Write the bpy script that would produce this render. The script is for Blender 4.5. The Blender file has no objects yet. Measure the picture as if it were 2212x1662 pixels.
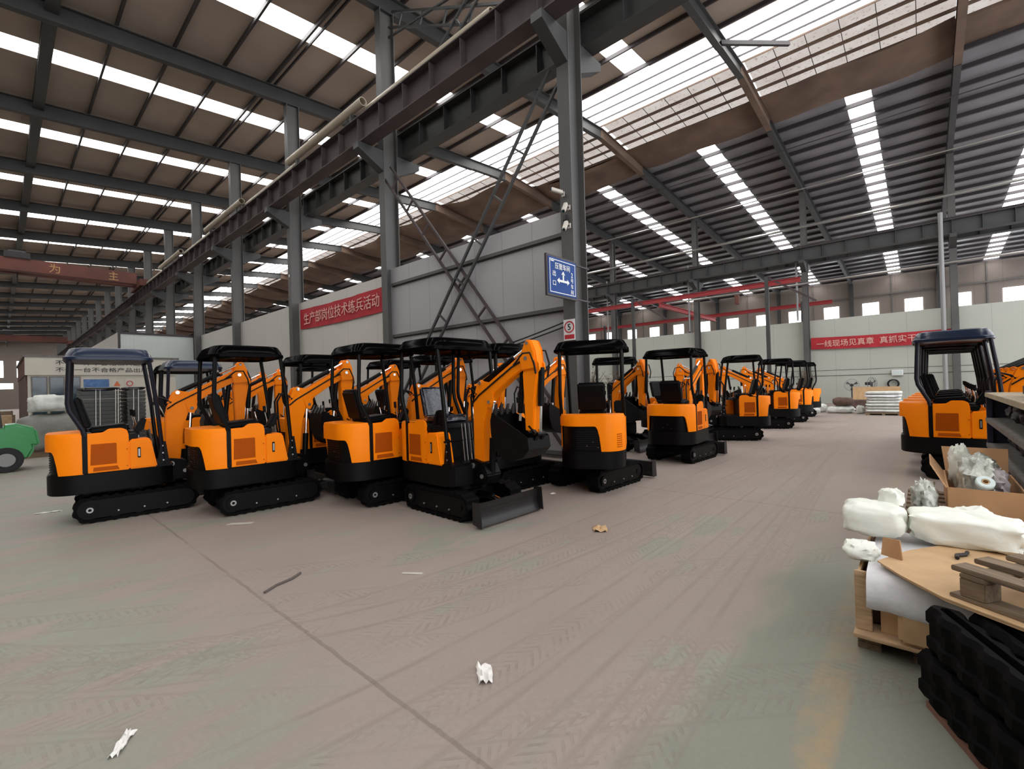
import bpy, bmesh, math, random
from mathutils import Vector, Matrix, noise
sc = bpy.context.scene
COL = sc.collection
PI = math.pi
R = math.radians
random.seed(7)

# ------------------------------------------------------------------ materials
def mat(name, col, rough=.6, metal=0., coat=0., spec=.5, noise_amt=0., nscale=6., bump=0., bscale=40., emit=None, estr=0., alpha=1., stretch=None):
    m = bpy.data.materials.new(name); m.use_nodes = True
    nt = m.node_tree; b = nt.nodes['Principled BSDF']
    b.inputs['Base Color'].default_value = (*col, 1); b.inputs['Roughness'].default_value = rough
    b.inputs['Metallic'].default_value = metal; b.inputs['Coat Weight'].default_value = coat
    b.inputs['Coat Roughness'].default_value = .12; b.inputs['Specular IOR Level'].default_value = spec
    if alpha < 1: b.inputs['Alpha'].default_value = alpha
    tc = nt.nodes.new('ShaderNodeTexCoord'); src = tc.outputs['Object']
    if stretch:
        mp = nt.nodes.new('ShaderNodeMapping'); mp.inputs['Scale'].default_value = stretch
        nt.links.new(src, mp.inputs['Vector']); src = mp.outputs['Vector']
    if noise_amt:
        n = nt.nodes.new('ShaderNodeTexNoise'); n.inputs['Scale'].default_value = nscale; n.inputs['Detail'].default_value = 4
        nt.links.new(src, n.inputs['Vector'])
        r = nt.nodes.new('ShaderNodeValToRGB'); e = r.color_ramp.elements
        e[0].position = .3; e[1].position = .7
        e[0].color = (*[max(0, c*(1-noise_amt)) for c in col], 1); e[1].color = (*[min(1, c*(1+noise_amt)) for c in col], 1)
        nt.links.new(n.outputs['Fac'], r.inputs['Fac']); nt.links.new(r.outputs['Color'], b.inputs['Base Color'])
    if bump:
        n2 = nt.nodes.new('ShaderNodeTexNoise'); n2.inputs['Scale'].default_value = bscale; n2.inputs['Detail'].default_value = 3
        nt.links.new(src, n2.inputs['Vector'])
        bp = nt.nodes.new('ShaderNodeBump'); bp.inputs['Strength'].default_value = bump; bp.inputs['Distance'].default_value = .02
        nt.links.new(n2.outputs['Fac'], bp.inputs['Height']); nt.links.new(bp.outputs['Normal'], b.inputs['Normal'])
    if emit:
        b.inputs['Emission Color'].default_value = (*emit, 1); b.inputs['Emission Strength'].default_value = estr
    return m

M = {}
M['orange'] = mat('orange_paint', (.95, .235, .002), .45, coat=.03, spec=.12, noise_amt=.03, nscale=3)
M['grille'] = mat('orange_mesh_grille', (.40, .075, .002), .6, spec=.1)
M['black'] = mat('black_paint', (.0017, .0016, .0018), .45, spec=.16)
M['gloss'] = mat('gloss_black_canopy', (.0016, .0016, .002), .3, spec=0., coat=.06)
M['navy'] = mat('navy_canopy', (.006, .014, .038), .28, spec=.3, coat=.1)  # glossy dark blue base colour, swapped in on a few canopies
M['navypost'] = mat('navy_post', (.003, .004, .011), .4, spec=.3)  # near-black blue base colour for the posts of those canopies
M['rubber'] = mat('track_rubber', (.0017, .0017, .0019), .7, noise_amt=.25, nscale=14, spec=.09)
M['seat'] = mat('black_vinyl', (.0022, .0021, .0025), .5, spec=.12)
M['wrap'] = mat('wrapped_vinyl', (.012, .013, .022), .16, coat=.5, bump=.5, bscale=14)
M['chrome'] = mat('chrome', (.85, .84, .82), .14, metal=1)
M['steel'] = mat('dull_steel', (.42, .41, .4), .4, metal=.8)
M['blade'] = mat('worn_dark_steel', (.011, .0095, .01), .42, noise_amt=.3, nscale=5)
M['hose'] = mat('hose_rubber', (.003, .0027, .003), .4, spec=.25)
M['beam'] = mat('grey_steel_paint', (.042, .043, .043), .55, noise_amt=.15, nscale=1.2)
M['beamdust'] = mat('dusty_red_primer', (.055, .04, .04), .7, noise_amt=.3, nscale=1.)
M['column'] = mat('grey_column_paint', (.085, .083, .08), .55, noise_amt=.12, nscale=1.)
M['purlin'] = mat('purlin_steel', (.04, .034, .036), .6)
M['sheet_left'] = mat('brown_roof_lining', (.36, .295, .245), .8, noise_amt=.1, nscale=.5)
M['sheet_right'] = mat('grey_roof_lining', (.20, .195, .21), .36, noise_amt=.25, nscale=.5, bump=.6, bscale=.9)
M['sheet_brown'] = mat('brown_insulation', (.135, .088, .062), .85, noise_amt=.3, nscale=.7, bump=.5, bscale=2.)
M['rust'] = mat('red_brown_girder', (.115, .033, .022), .6, noise_amt=.25, nscale=.6)
M['redrail'] = mat('red_rail_paint', (.30, .02, .024), .45)
M['pipe'] = mat('cream_pipe', (.42, .36, .27), .45)
M['galv'] = mat('galvanised_pipe', (.5, .49, .47), .3, metal=.85)
M['sign_blue'] = mat('sign_blue', (.008, .05, .22), .5, spec=.2)
M['white'] = mat('white_paint', (.75, .75, .74), .5)
M['darkframe'] = mat('dark_sign_frame', (.03, .022, .028), .5)
M['cable'] = mat('black_cable', (.008, .008, .01), .5)
M['redcloth'] = mat('red_banner_cloth', (.40, .016, .026), .7, noise_amt=.15, nscale=2.)
M['pinkchar'] = mat('pale_pink_lettering', (.72, .42, .36), .7)
M['char'] = mat('black_lettering', (.01, .02, .015), .6)
M['ink'] = mat('black_ink', (.01, .01, .01), .6)
M['signred'] = mat('sign_red', (.45, .02, .03), .5)
M['yellowchar'] = mat('faded_yellow_lettering', (.45, .25, .1), .7)
M['cream_wall'] = mat('cream_booth_panel', (.5, .47, .4), .6, noise_amt=.05, nscale=2)
M['glass_dark'] = mat('dark_teal_glazing', (.012, .032, .045), .08, coat=.5)
M['blueboard'] = mat('blue_notice_board', (.05, .13, .3), .5, noise_amt=.3, nscale=9)
M['green'] = mat('forklift_green', (.035, .26, .075), .4, coat=.2)
M['tyre'] = mat('tyre_rubber', (.014, .014, .015), .75)
M['tray'] = mat('dark_plastic_trays', (.04, .042, .04), .5)
M['strap'] = mat('white_strap', (.7, .7, .64), .6)
M['sack'] = mat('woven_white_sack', (.6, .62, .58), .7, noise_amt=.12, nscale=8, bump=.3, bscale=10)
M['sackgrey'] = mat('grey_tarpaulin', (.2, .2, .18), .6, noise_amt=.2, nscale=3, bump=.4, bscale=6)
M['brownbag'] = mat('brown_scrap', (.1, .06, .045), .8, noise_amt=.35, nscale=5)
M['foam'] = mat('white_packing_foam', (.82, .84, .76), .6, noise_amt=.05, nscale=6, bump=.35, bscale=9)
M['film'] = mat('crumpled_clear_film', (.5, .52, .46), .22, coat=.5, noise_amt=.3, nscale=9, bump=.9, bscale=14)
M['paperwhite'] = mat('white_plastic_sheet', (.7, .7, .72), .4, noise_amt=.12, nscale=7, bump=.5, bscale=9)
M['card'] = mat('cardboard', (.52, .34, .18), .8, noise_amt=.1, nscale=7)
M['card2'] = mat('brown_cardboard', (.42, .23, .11), .8, noise_amt=.12, nscale=6)
M['wood'] = mat('weathered_wood', (.17, .12, .075), .8, noise_amt=.35, nscale=4, stretch=(1, 12, 12))
M['woodlight'] = mat('pale_pallet_wood', (.46, .31, .18), .75, noise_amt=.25, nscale=4, stretch=(2, 2, 14))
M['redwood'] = mat('reddish_board', (.16, .075, .05), .8, noise_amt=.2, nscale=6)
M['racknavy'] = mat('navy_rack_steel', (.012, .013, .035), .5)
M['rackwood'] = mat('rack_shelf_board', (.33, .27, .18), .7, noise_amt=.15, nscale=5)
M['shelfgrey'] = mat('grey_shelf_edge', (.12, .11, .1), .6, noise_amt=.3, nscale=12)
M['scrap'] = mat('dark_machine_parts', (.018, .014, .015), .5, noise_amt=.5, nscale=9)
M['plant'] = mat('dry_brown_twigs', (.12, .085, .055), .9)
M['leafbag'] = mat('grey_plastic_bag', (.3, .27, .27), .35, bump=.8, bscale=14, noise_amt=.25, nscale=8)
M['fan'] = mat('fan_black', (.02, .018, .018), .45)
M['cage'] = mat('fan_cage_wire', (.25, .26, .27), .4, metal=.6)
M['camera'] = mat('camera_body', (.6, .56, .5), .45)
M['paper'] = mat('white_scrap_paper', (.78, .76, .72), .7, bump=.4, bscale=30)
M['chalk'] = mat('pale_dust_smear', (.5, .47, .43), .9)
M['puttyjoint'] = mat('dark_putty', (.1, .08, .07), .9)
M['pvcwhite'] = mat('pvc_white', (.6, .68, .66), .35)
M['pedestal'] = mat('grey_machine', (.25, .25, .25), .5)
M['warn'] = mat('warning_yellow_red', (.55, .12, .03), .5)

def emis(name, col, s):
    m = bpy.data.materials.new(name); m.use_nodes = True; nt = m.node_tree
    for n in list(nt.nodes): nt.nodes.remove(n)
    o = nt.nodes.new('ShaderNodeOutputMaterial'); e = nt.nodes.new('ShaderNodeEmission')
    e.inputs['Color'].default_value = (*col, 1); e.inputs['Strength'].default_value = s
    nt.links.new(e.outputs[0], o.inputs[0]); return m, nt, e
SKY = 6.5
M['sky'], _, _ = emis('daylit_skylight', (1, .985, .97), SKY)
M['skyridge'], nt, e = emis('daylit_ridge_panel', (1, .98, .96), 4.2)
M['winlight'], _, _ = emis('daylit_window', (.9, .96, 1), 5.)
# dirty translucent panel: daylight coming through, stopped by dirt specks
M['skydull'], nt, e = emis('dirty_ridge_panel', (.80, .74, .68), .62)
tc = nt.nodes.new('ShaderNodeTexCoord')
n1 = nt.nodes.new('ShaderNodeTexNoise'); n1.inputs['Scale'].default_value = 9; n1.inputs['Detail'].default_value = 6
n2 = nt.nodes.new('ShaderNodeTexNoise'); n2.inputs['Scale'].default_value = .8
nt.links.new(tc.outputs['Object'], n1.inputs['Vector']); nt.links.new(tc.outputs['Object'], n2.inputs['Vector'])
r1 = nt.nodes.new('ShaderNodeValToRGB'); r1.color_ramp.elements[0].position = .3; r1.color_ramp.elements[1].position = .42
r1.color_ramp.elements[0].color = (.5, .44, .40, 1); r1.color_ramp.elements[1].color = (.88, .82, .79, 1)
r2 = nt.nodes.new('ShaderNodeValToRGB'); r2.color_ramp.elements[0].color = (.6, .55, .5, 1); r2.color_ramp.elements[1].color = (1, 1, 1, 1)
mx = nt.nodes.new('ShaderNodeMix'); mx.data_type = 'RGBA'; mx.blend_type = 'MULTIPLY'; mx.inputs[0].default_value = 1
nt.links.new(n1.outputs['Fac'], r1.inputs['Fac']); nt.links.new(n2.outputs['Fac'], r2.inputs['Fac'])
nt.links.new(r1.outputs['Color'], mx.inputs[6]); nt.links.new(r2.outputs['Color'], mx.inputs[7]); nt.links.new(mx.outputs[2], e.inputs['Color'])

def ribbed(name, col, axis, pitch, depth=.25, dark=.75, rough=.5, noise_amt=.06):
    """painted sheet cladding with thin rib lines every `pitch` metres along object axis"""
    m = mat(name, col, rough); nt = m.node_tree; b = nt.nodes['Principled BSDF']
    tc = nt.nodes.new('ShaderNodeTexCoord'); sp = nt.nodes.new('ShaderNodeSeparateXYZ'); nt.links.new(tc.outputs['Object'], sp.inputs[0])
    def mth(op, a, bv=None):
        n = nt.nodes.new('ShaderNodeMath'); n.operation = op
        for i, v in enumerate((a, bv)):
            if v is None: continue
            if isinstance(v, (int, float)): n.inputs[i].default_value = v
            else: nt.links.new(v, n.inputs[i])
        return n.outputs[0]
    f = mth('FRACT', mth('DIVIDE', sp.outputs[axis], pitch))
    line = mth('LESS_THAN', mth('ABSOLUTE', mth('SUBTRACT', f, .5)), .012/pitch)
    f2 = mth('FRACT', mth('DIVIDE', sp.outputs[axis], pitch/4))
    rib = mth('LESS_THAN', mth('ABSOLUTE', mth('SUBTRACT', f2, .5)), .06)
    nz = nt.nodes.new('ShaderNodeTexNoise'); nz.inputs['Scale'].default_value = .7; nz.inputs['Detail'].default_value = 5; nt.links.new(tc.outputs['Object'], nz.inputs['Vector'])
    k = mth('SUBTRACT', mth('ADD', 1-noise_amt, mth('MULTIPLY', nz.outputs['Fac'], 2*noise_amt)), mth('MULTIPLY', line, 1-dark))
    vm = nt.nodes.new('ShaderNodeVectorMath'); vm.operation = 'SCALE'; vm.inputs[0].default_value = col; nt.links.new(k, vm.inputs['Scale'])
    nt.links.new(vm.outputs[0], b.inputs['Base Color'])
    bp = nt.nodes.new('ShaderNodeBump'); bp.inputs['Strength'].default_value = .35; bp.inputs['Distance'].default_value = .01
    nt.links.new(mth('ADD', line, mth('MULTIPLY', rib, .25)), bp.inputs['Height']); bp.invert = True; nt.links.new(bp.outputs[0], b.inputs['Normal'])
    return m
M['wall_grey'] = ribbed('grey_sheet_cladding', (.37, .37, .373), 1, .95)
M['wall_beige'] = ribbed('beige_sheet_cladding', (.54, .52, .485), 1, 1.9, dark=.8)
M['wall_white'] = ribbed('pale_green_white_panel', (.5, .55, .52), 0, 1.6, dark=.9)
M['wall_far'] = ribbed('pale_grey_green_cladding', (.44, .455, .40), 1, 1.7, dark=.8)
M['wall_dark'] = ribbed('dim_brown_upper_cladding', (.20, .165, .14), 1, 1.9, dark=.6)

# ------------------------------------------------------------------ floor
def floor_mat():
    m = bpy.data.materials.new('dusty_painted_concrete'); m.use_nodes = True; nt = m.node_tree; b = nt.nodes['Principled BSDF']
    N = nt.nodes; Lk = nt.links
    geo = N.new('ShaderNodeNewGeometry'); sp = N.new('ShaderNodeSeparateXYZ'); Lk.new(geo.outputs['Position'], sp.inputs[0])
    X, Y = sp.outputs[0], sp.outputs[1]
    def m_(op, *a, clamp=False):
        n = N.new('ShaderNodeMath'); n.operation = op; n.use_clamp = clamp
        for i, v in enumerate(a):
            if isinstance(v, (int, float)): n.inputs[i].default_value = v
            else: Lk.new(v, n.inputs[i])
        return n.outputs[0]
    def nz(scale, detail=4, sx=1, sy=1, rough=.55):
        mp = N.new('ShaderNodeMapping'); mp.inputs['Scale'].default_value = (sx, sy, 1); Lk.new(geo.outputs['Position'], mp.inputs['Vector'])
        n = N.new('ShaderNodeTexNoise'); n.inputs['Scale'].default_value = scale; n.inputs['Detail'].default_value = detail; n.inputs['Roughness'].default_value = rough
        Lk.new(mp.outputs[0], n.inputs['Vector']); return n.outputs['Fac']
    def sst(v, lo, hi):
        n = N.new('ShaderNodeMapRange'); n.interpolation_type = 'SMOOTHSTEP'
        for i, x in zip((0, 1, 2), (v, lo, hi)):
            if isinstance(x, (int, float)): n.inputs[i].default_value = x
            else: Lk.new(x, n.inputs[i])
        return n.outputs[0]
    def mixc(f, a, c):
        n = N.new('ShaderNodeMix'); n.data_type = 'RGBA'
        if isinstance(f, (int, float)): n.inputs[0].default_value = f
        else: Lk.new(f, n.inputs[0])
        for i, v in ((6, a), (7, c)):
            if isinstance(v, tuple): n.inputs[i].default_value = (*v, 1)
            else: Lk.new(v, n.inputs[i])
        return n.outputs[2]
    big = nz(.55, 5, .8, 1.5); mid = nz(2.2, 5, .6, 1.6); fine = nz(38, 3); sm = nz(1.1, 6, .9, 1.2, .65); brk = nz(13, 4, .7, 1.3); grain = nz(160, 2)
    # swept strip along the right hand pallets and the lower-left corner show the green paint
    swept = m_('MULTIPLY', m_('SUBTRACT', 1, sst(m_('ADD', Y, m_('MULTIPLY', m_('SUBTRACT', mid, .5), .5)), .75, 1.0)), m_('SUBTRACT', 1, sst(X, 4.2, 6.)))
    left = m_('SUBTRACT', 1, sst(m_('ADD', X, m_('MULTIPLY', m_('SUBTRACT', big, .5), 1.6)), .55, 1.5))
    bare = m_('ADD', sst(m_('ADD', m_('MULTIPLY', big, .6), m_('MULTIPLY', mid, .4)), .53, .60), m_('ADD', m_('MULTIPLY', swept, .95), m_('MULTIPLY', left, m_('MULTIPLY', sst(mid, .38, .56), .85))), clamp=True)
    farfade = m_('SUBTRACT', 1, m_('MULTIPLY', sst(X, 5., 9.), .85))
    bare = m_('MULTIPLY', bare, farfade)
    dust = mixc(m_('ADD', m_('MULTIPLY', big, .6), m_('MULTIPLY', sm, .4)), (.225, .182, .155), (.36, .303, .268))
    green = mixc(mid, (.20, .205, .165), (.285, .29, .238))
    col = mixc(bare, dust, green)
    col = mixc(m_('MULTIPLY', swept, .45), col, (.165, .172, .135))
    # tyre tread bands
    bands = [((2.3, 1.75, 1.25, -.03), .13), ((2.62, 1.75, 1.25, -.03), .10), ((1.72, .45, 1.2, .004), .12), ((2.05, .4, 1.2, .0), .10), ((1.24, .0, 1., .006), .13), ((1.03, -.1, .7, .03), .10), ((.82, 0, 1., .05), .09), ((1.48, .1, 1., .005), .1),
             ((3.5, 0, 1., -1.05), .12), ((4.1, 0, 1., -1.0), .13), ((3.05, 0, 1., -.95), .11), ((4.9, 0, 1., -.85), .13), ((5.6, 0, 1., -.75), .12), ((2.85, .9, 1.8, .0), .12)]
    H = None; DK = None
    for (c0, c1, c2, c3), w in bands:
        ex = m_('POWER', 2.71828, m_('MULTIPLY', X, -1/c2))
        yc = m_('ADD', m_('ADD', c0, m_('MULTIPLY', ex, c1)), m_('MULTIPLY', X, c3))
        sl = m_('ADD', m_('MULTIPLY', ex, -c1/c2), c3)
        d = m_('DIVIDE', m_('SUBTRACT', Y, yc), m_('SQRT', m_('ADD', 1, m_('MULTIPLY', sl, sl))))
        ad = m_('ABSOLUTE', d)
        ins = m_('SUBTRACT', 1, sst(ad, w*.85, w*1.05))
        along = m_('SUBTRACT', X, m_('MULTIPLY', sl, 0)) if abs(c3) < .5 else m_('MULTIPLY', m_('SUBTRACT', X, Y), .72)
        ph = m_('SINE', m_('MULTIPLY', m_('ADD', along, m_('MULTIPLY', ad, 1.1)), 2*PI/.066))
        tre = m_('MULTIPLY', ins, sst(ph, .1, .7))
        edge = m_('MULTIPLY', m_('SUBTRACT', 1, sst(m_('ABSOLUTE', m_('SUBTRACT', ad, w*1.08)), .0, .022)), .9)
        wear = m_('MULTIPLY', m_('MAXIMUM', m_('MULTIPLY', tre, sst(brk, .36, .62)), m_('MULTIPLY', edge, .8)), sst(mid, .36, .60) if c0 % .2 > .1 else sst(big, .40, .56))
        if c3 > -.5: wear = m_('MAXIMUM', wear, m_('MULTIPLY', m_('SUBTRACT', 1, sst(m_('ABSOLUTE', m_('SUBTRACT', d, w*1.05)), .0, .035)), sst(sm, .3, .62)))
        DK = wear if DK is None else m_('MAXIMUM', DK, wear)
    DKf = m_('MULTIPLY', DK, m_('SUBTRACT', 1, m_('MULTIPLY', sst(X, 6., 16.), .4)))
    col = mixc(m_('MULTIPLY', DKf, .45), col, (.19, .15, .128))
    # faded yellow aisle line
    ycen = m_('ADD', .42, m_('MULTIPLY', X, -.008))
    yl = m_('MULTIPLY', m_('SUBTRACT', 1, sst(m_('ABSOLUTE', m_('SUBTRACT', Y, ycen)), .05, .11)), sst(nz(5, 4), .30, .66))
    yl = m_('MULTIPLY', yl, m_('SUBTRACT', 1, m_('MULTIPLY', sst(X, 2.2, 3.4), .5)))
    col = mixc(m_('MULTIPLY', yl, .75), col, (.36, .25, .135))
    # slab joints
    wob = m_('MULTIPLY', m_('SUBTRACT', nz(6, 3), .5), .03)
    jx = m_('MODULO', m_('ADD', m_('ADD', X, wob), 5.22*10 - 1.35 + 2.61), 5.22)
    j1 = m_('SUBTRACT', 1, sst(m_('ABSOLUTE', m_('SUBTRACT', jx, 2.61)), .006, .016))
    jy = m_('MODULO', m_('ADD', m_('ADD', Y, wob), 5.4*10 - 9.9 + 2.7), 5.4)
    j2 = m_('MULTIPLY', m_('SUBTRACT', 1, sst(m_('ABSOLUTE', m_('SUBTRACT', jy, 2.7)), .004, .012)), m_('MULTIPLY', sst(Y, 6., 8.), .8))
    J = m_('MULTIPLY', m_('MAXIMUM', j1, j2), sst(nz(1.3, 3), .25, .5))
    col = mixc(m_('MULTIPLY', J, .45), col, (.12, .09, .072))
    # specks and dark marks
    sp1 = m_('MULTIPLY', sst(nz(16, 5, 1, 1.6, .7), .70, .76), .5)
    col = mixc(sp1, col, (.13, .10, .09))
    gm = N.new('ShaderNodeVectorMath'); gm.operation = 'SCALE'; Lk.new(col, gm.inputs[0])
    Lk.new(m_('ADD', .86, m_('ADD', m_('MULTIPLY', fine, .16), m_('MULTIPLY', grain, .12))), gm.inputs['Scale'])
    Lk.new(gm.outputs[0], b.inputs['Base Color'])
    b.inputs['Roughness'].default_value = .62; b.inputs['Specular IOR Level'].default_value = .35
    hgt = m_('SUBTRACT', m_('ADD', m_('MULTIPLY', fine, .25), m_('MULTIPLY', bare, -.2)), m_('ADD', m_('MULTIPLY', DKf, .45), m_('MULTIPLY', J, .8)))
    bp = N.new('ShaderNodeBump'); bp.inputs['Strength'].default_value = .35; bp.inputs['Distance'].default_value = .012
    Lk.new(hgt, bp.inputs['Height']); Lk.new(bp.outputs[0], b.inputs['Normal'])
    return m
M['floor'] = floor_mat()

# ------------------------------------------------------------------ mesh helper
class MB:
    def __init__(s): s.v = []; s.f = []
    def add(s, vs, fs):
        o = len(s.v); s.v += [tuple(p) for p in vs]; s.f += [tuple(i+o for i in f) for f in fs]; return s
    def box(s, x0, x1, y0, y1, z0, z1, rot=None, at=None):
        vs = [(x, y, z) for z in (z0, z1) for y in (y0, y1) for x in (x0, x1)]
        if rot is not None:
            mt = Matrix.Translation(at or (0, 0, 0)) @ rot.to_4x4(); vs = [tuple(mt @ Vector(p)) for p in vs]
        return s.add(vs, [(0, 2, 3, 1), (4, 5, 7, 6), (0, 1, 5, 4), (2, 6, 7, 3), (0, 4, 6, 2), (1, 3, 7, 5)])
    def hexa(s, lo, hi):
        n = len(lo); return s.add(list(lo)+list(hi), [tuple(range(n))[::-1], tuple(range(n, 2*n))] + [(i, (i+1) % n, n+(i+1) % n, n+i) for i in range(n)])
    def prism(s, poly, a, b, ax='y'):
        f = {'y': lambda p, t: (p[0], t, p[1]), 'x': lambda p, t: (t, p[0], p[1]), 'z': lambda p, t: (p[0], p[1], t)}[ax]
        return s.hexa([f(p, a) for p in poly], [f(p, b) for p in poly])
    def tube(s, pts, r, n=8, caps=True, closed=False):
        P = [Vector(p) for p in pts]; m = len(P); rings = []; up = None
        rr = r if isinstance(r, (list, tuple)) else [r]*m
        for i in range(m):
            if closed: t = P[(i+1) % m]-P[i-1]
            else: t = P[min(i+1, m-1)]-P[max(i-1, 0)]
            t = t.normalized() if t.length > 1e-9 else Vector((0, 0, 1))
            if up is None: up = Vector((0, 0, 1)) if abs(t.z) < .9 else Vector((1, 0, 0))
            a = t.cross(up).normalized(); bb = a.cross(t).normalized(); up = bb
            rings.append([P[i] + (a*math.cos(2*PI*k/n) + bb*math.sin(2*PI*k/n))*rr[i] for k in range(n)])
        vs = [p for q in rings for p in q]; fs = []
        for i in range(m if closed else m-1):
            j = (i+1) % m
            for k in range(n): fs.append((i*n+k, i*n+(k+1) % n, j*n+(k+1) % n, j*n+k))
        if caps and not closed: fs += [tuple(range(n))[::-1], tuple((m-1)*n+k for k in range(n))]
        return s.add(vs, fs)
    def cyl(s, p0, p1, r, n=14): return s.tube([p0, p1], r, n)
    def ring(s, c, axis, r_out, r_in, w, n=24):
        ax = Vector(axis).normalized(); a = ax.orthogonal().normalized(); b = ax.cross(a); c = Vector(c); vs = []
        for t, rad in ((-w/2, r_out), (w/2, r_out), (w/2, r_in), (-w/2, r_in)):
            vs += [c+ax*t+(a*math.cos(2*PI*k/n)+b*math.sin(2*PI*k/n))*rad for k in range(n)]
        fs = []
        for q in range(4):
            for k in range(n): fs.append((q*n+k, q*n+(k+1) % n, ((q+1) % 4)*n+(k+1) % n, ((q+1) % 4)*n+k))
        return s.add(vs, fs)
    def ibeam(s, p0, p1, h, w, tf=.03, tw=.02, up=(0, 0, 1), top=True):
        """I section from p0 to p1 (p = centre of the TOP face)"""
        p0, p1 = Vector(p0), Vector(p1); d = (p1-p0).normalized(); u = Vector(up); sd = d.cross(u).normalized(); u = sd.cross(d).normalized()
        def bar(a0, a1, z0, z1):
            c = [(a0, z0), (a1, z0), (a1, z1), (a0, z1)]
            s.hexa([p0+sd*a+u*z for a, z in c], [p1+sd*a+u*z for a, z in c])
        bar(-w/2, w/2, -tf, 0); bar(-w/2, w/2, -h, -h+tf); bar(-tw/2, tw/2, -h+tf, -tf); return s
    def bar(s, p0, p1, w, h, up=(0, 0, 1)):
        p0, p1 = Vector(p0), Vector(p1); d = (p1-p0).normalized(); u = Vector(up)
        sd = d.cross(u); sd = sd.normalized() if sd.length > 1e-6 else Vector((1, 0, 0)); u = sd.cross(d).normalized()
        c = [(-w/2, -h/2), (w/2, -h/2), (w/2, h/2), (-w/2, h/2)]
        return s.hexa([p0+sd*a+u*z for a, z in c], [p1+sd*a+u*z for a, z in c])
    def shift(s, d): s.v = [(p[0]+d[0], p[1]+d[1], p[2]+d[2]) for p in s.v]; return s
    def xf(s, mt): s.v = [tuple(mt @ Vector(p)) for p in s.v]; return s
    def mesh(s, name, m, bevel=0., smooth=35, seg=2):
        me = bpy.data.meshes.new(name); me.from_pydata(s.v, [], s.f); me.update()
        bm = bmesh.new(); bm.from_mesh(me); bmesh.ops.recalc_face_normals(bm, faces=bm.faces)
        if bevel:
            es = [e for e in bm.edges if len(e.link_faces) == 2 and e.calc_face_angle(0) > R(28)]
            bmesh.ops.bevel(bm, geom=es, offset=bevel, segments=seg, affect='EDGES', clamp_overlap=True)
        bm.to_mesh(me); bm.free()
        if m is not None: me.materials.append(m)
        if smooth:
            me.shade_smooth(); me.set_sharp_from_angle(angle=R(smooth))
        return me
    def obj(s, name, m, parent=None, bevel=0., smooth=35, seg=2, loc=None, label=None):
        o = bpy.data.objects.new(name, s.mesh(name, m, bevel, smooth, seg)); COL.objects.link(o)
        if parent is not None: o.parent = parent
        if loc is not None: o.location = loc
        if label: o['label'] = label
        return o

def tag(o, label, cat, group=None):
    o['label'] = label; o['category'] = cat
    if group: o['group'] = group
    return o
def thing(name, label, cat, loc=(0, 0, 0), rz=0, group=None):
    o = bpy.data.objects.new(name, None); COL.objects.link(o); o.location = loc; o.rotation_euler = (0, 0, rz); o.empty_display_size = .2
    return tag(o, label, cat, group)
def struct(name, mb, m, bevel=0., smooth=30, origin=None):
    if origin is not None: mb.shift((-origin[0], -origin[1], -origin[2]))
    o = mb.obj(name, m, None, bevel, smooth, loc=origin); o['kind'] = 'structure'; return o
KIDS = {}
def copy_tree(o, parent=None):
    c = o.copy(); COL.objects.link(c)
    if parent is not None: c.parent = parent
    for ch in list(o.children): copy_tree(ch, c)
    return c
def text_mesh(body, size, depth=.004, cx=True):
    cu = bpy.data.curves.new('t', 'FONT'); cu.body = body; cu.size = size; cu.extrude = depth
    cu.align_x = 'CENTER' if cx else 'LEFT'; cu.align_y = 'CENTER'; cu.resolution_u = 2; cu.offset = 0. if '产' in body else .005*size
    o = bpy.data.objects.new('t', cu); COL.objects.link(o)
    dg = bpy.context.evaluated_depsgraph_get(); me = bpy.data.meshes.new_from_object(o.evaluated_get(dg))
    bpy.data.objects.remove(o); bpy.data.curves.remove(cu); return me
def text(name, body, size, m, parent, mtx, sx=1., bold=0.):
    me = text_mesh(body, size); me.name = name
    me.transform(mtx @ Matrix.Diagonal((sx, 1, 1, 1))); me.materials.clear(); me.materials.append(m)
    o = bpy.data.objects.new(name, me); COL.objects.link(o); o.parent = parent; return o
def frame_mtx(o, xdir, ydir):
    x = Vector(xdir).normalized(); y = Vector(ydir).normalized(); z = x.cross(y)
    return Matrix(((x.x, y.x, z.x, o[0]), (x.y, y.y, z.y, o[1]), (x.z, y.z, z.z, o[2]), (0, 0, 0, 1)))
def blob(cx, cy, cz, rx, ry, rz, seed=0, amp=.18, freq=2.2, nu=20, nv=12, flat=None, sup=1.):
    """lumpy closed form (sacks, crumpled film)"""
    mb = MB(); vs = []; off = Vector((seed*3.1, seed*1.7, seed*.9))
    for i in range(nv+1):
        th = PI*i/nv
        for k in range(nu):
            ph = 2*PI*k/nu
            sg = lambda t: math.copysign(abs(t)**sup, t)
            d = Vector((sg(math.sin(th))*sg(math.cos(ph)), sg(math.sin(th))*sg(math.sin(ph)), sg(math.cos(th))))
            f = 1 + amp*noise.noise(d*freq+off) + amp*.5*noise.noise(d*freq*2.7+off)
            p = Vector((cx+d.x*rx*f, cy+d.y*ry*f, cz+d.z*rz*f))
            if flat is not None: p.z = max(p.z, flat)
            vs.append(p)
    fs = [(i*nu+k, i*nu+(k+1) % nu, (i+1)*nu+(k+1) % nu, (i+1)*nu+k) for i in range(nv) for k in range(nu)]
    return mb.add(vs, fs)
def merge_poles(me):
    bm = bmesh.new(); bm.from_mesh(me); bmesh.ops.remove_doubles(bm, verts=bm.verts, dist=1e-5); bm.to_mesh(me); bm.free()
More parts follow.
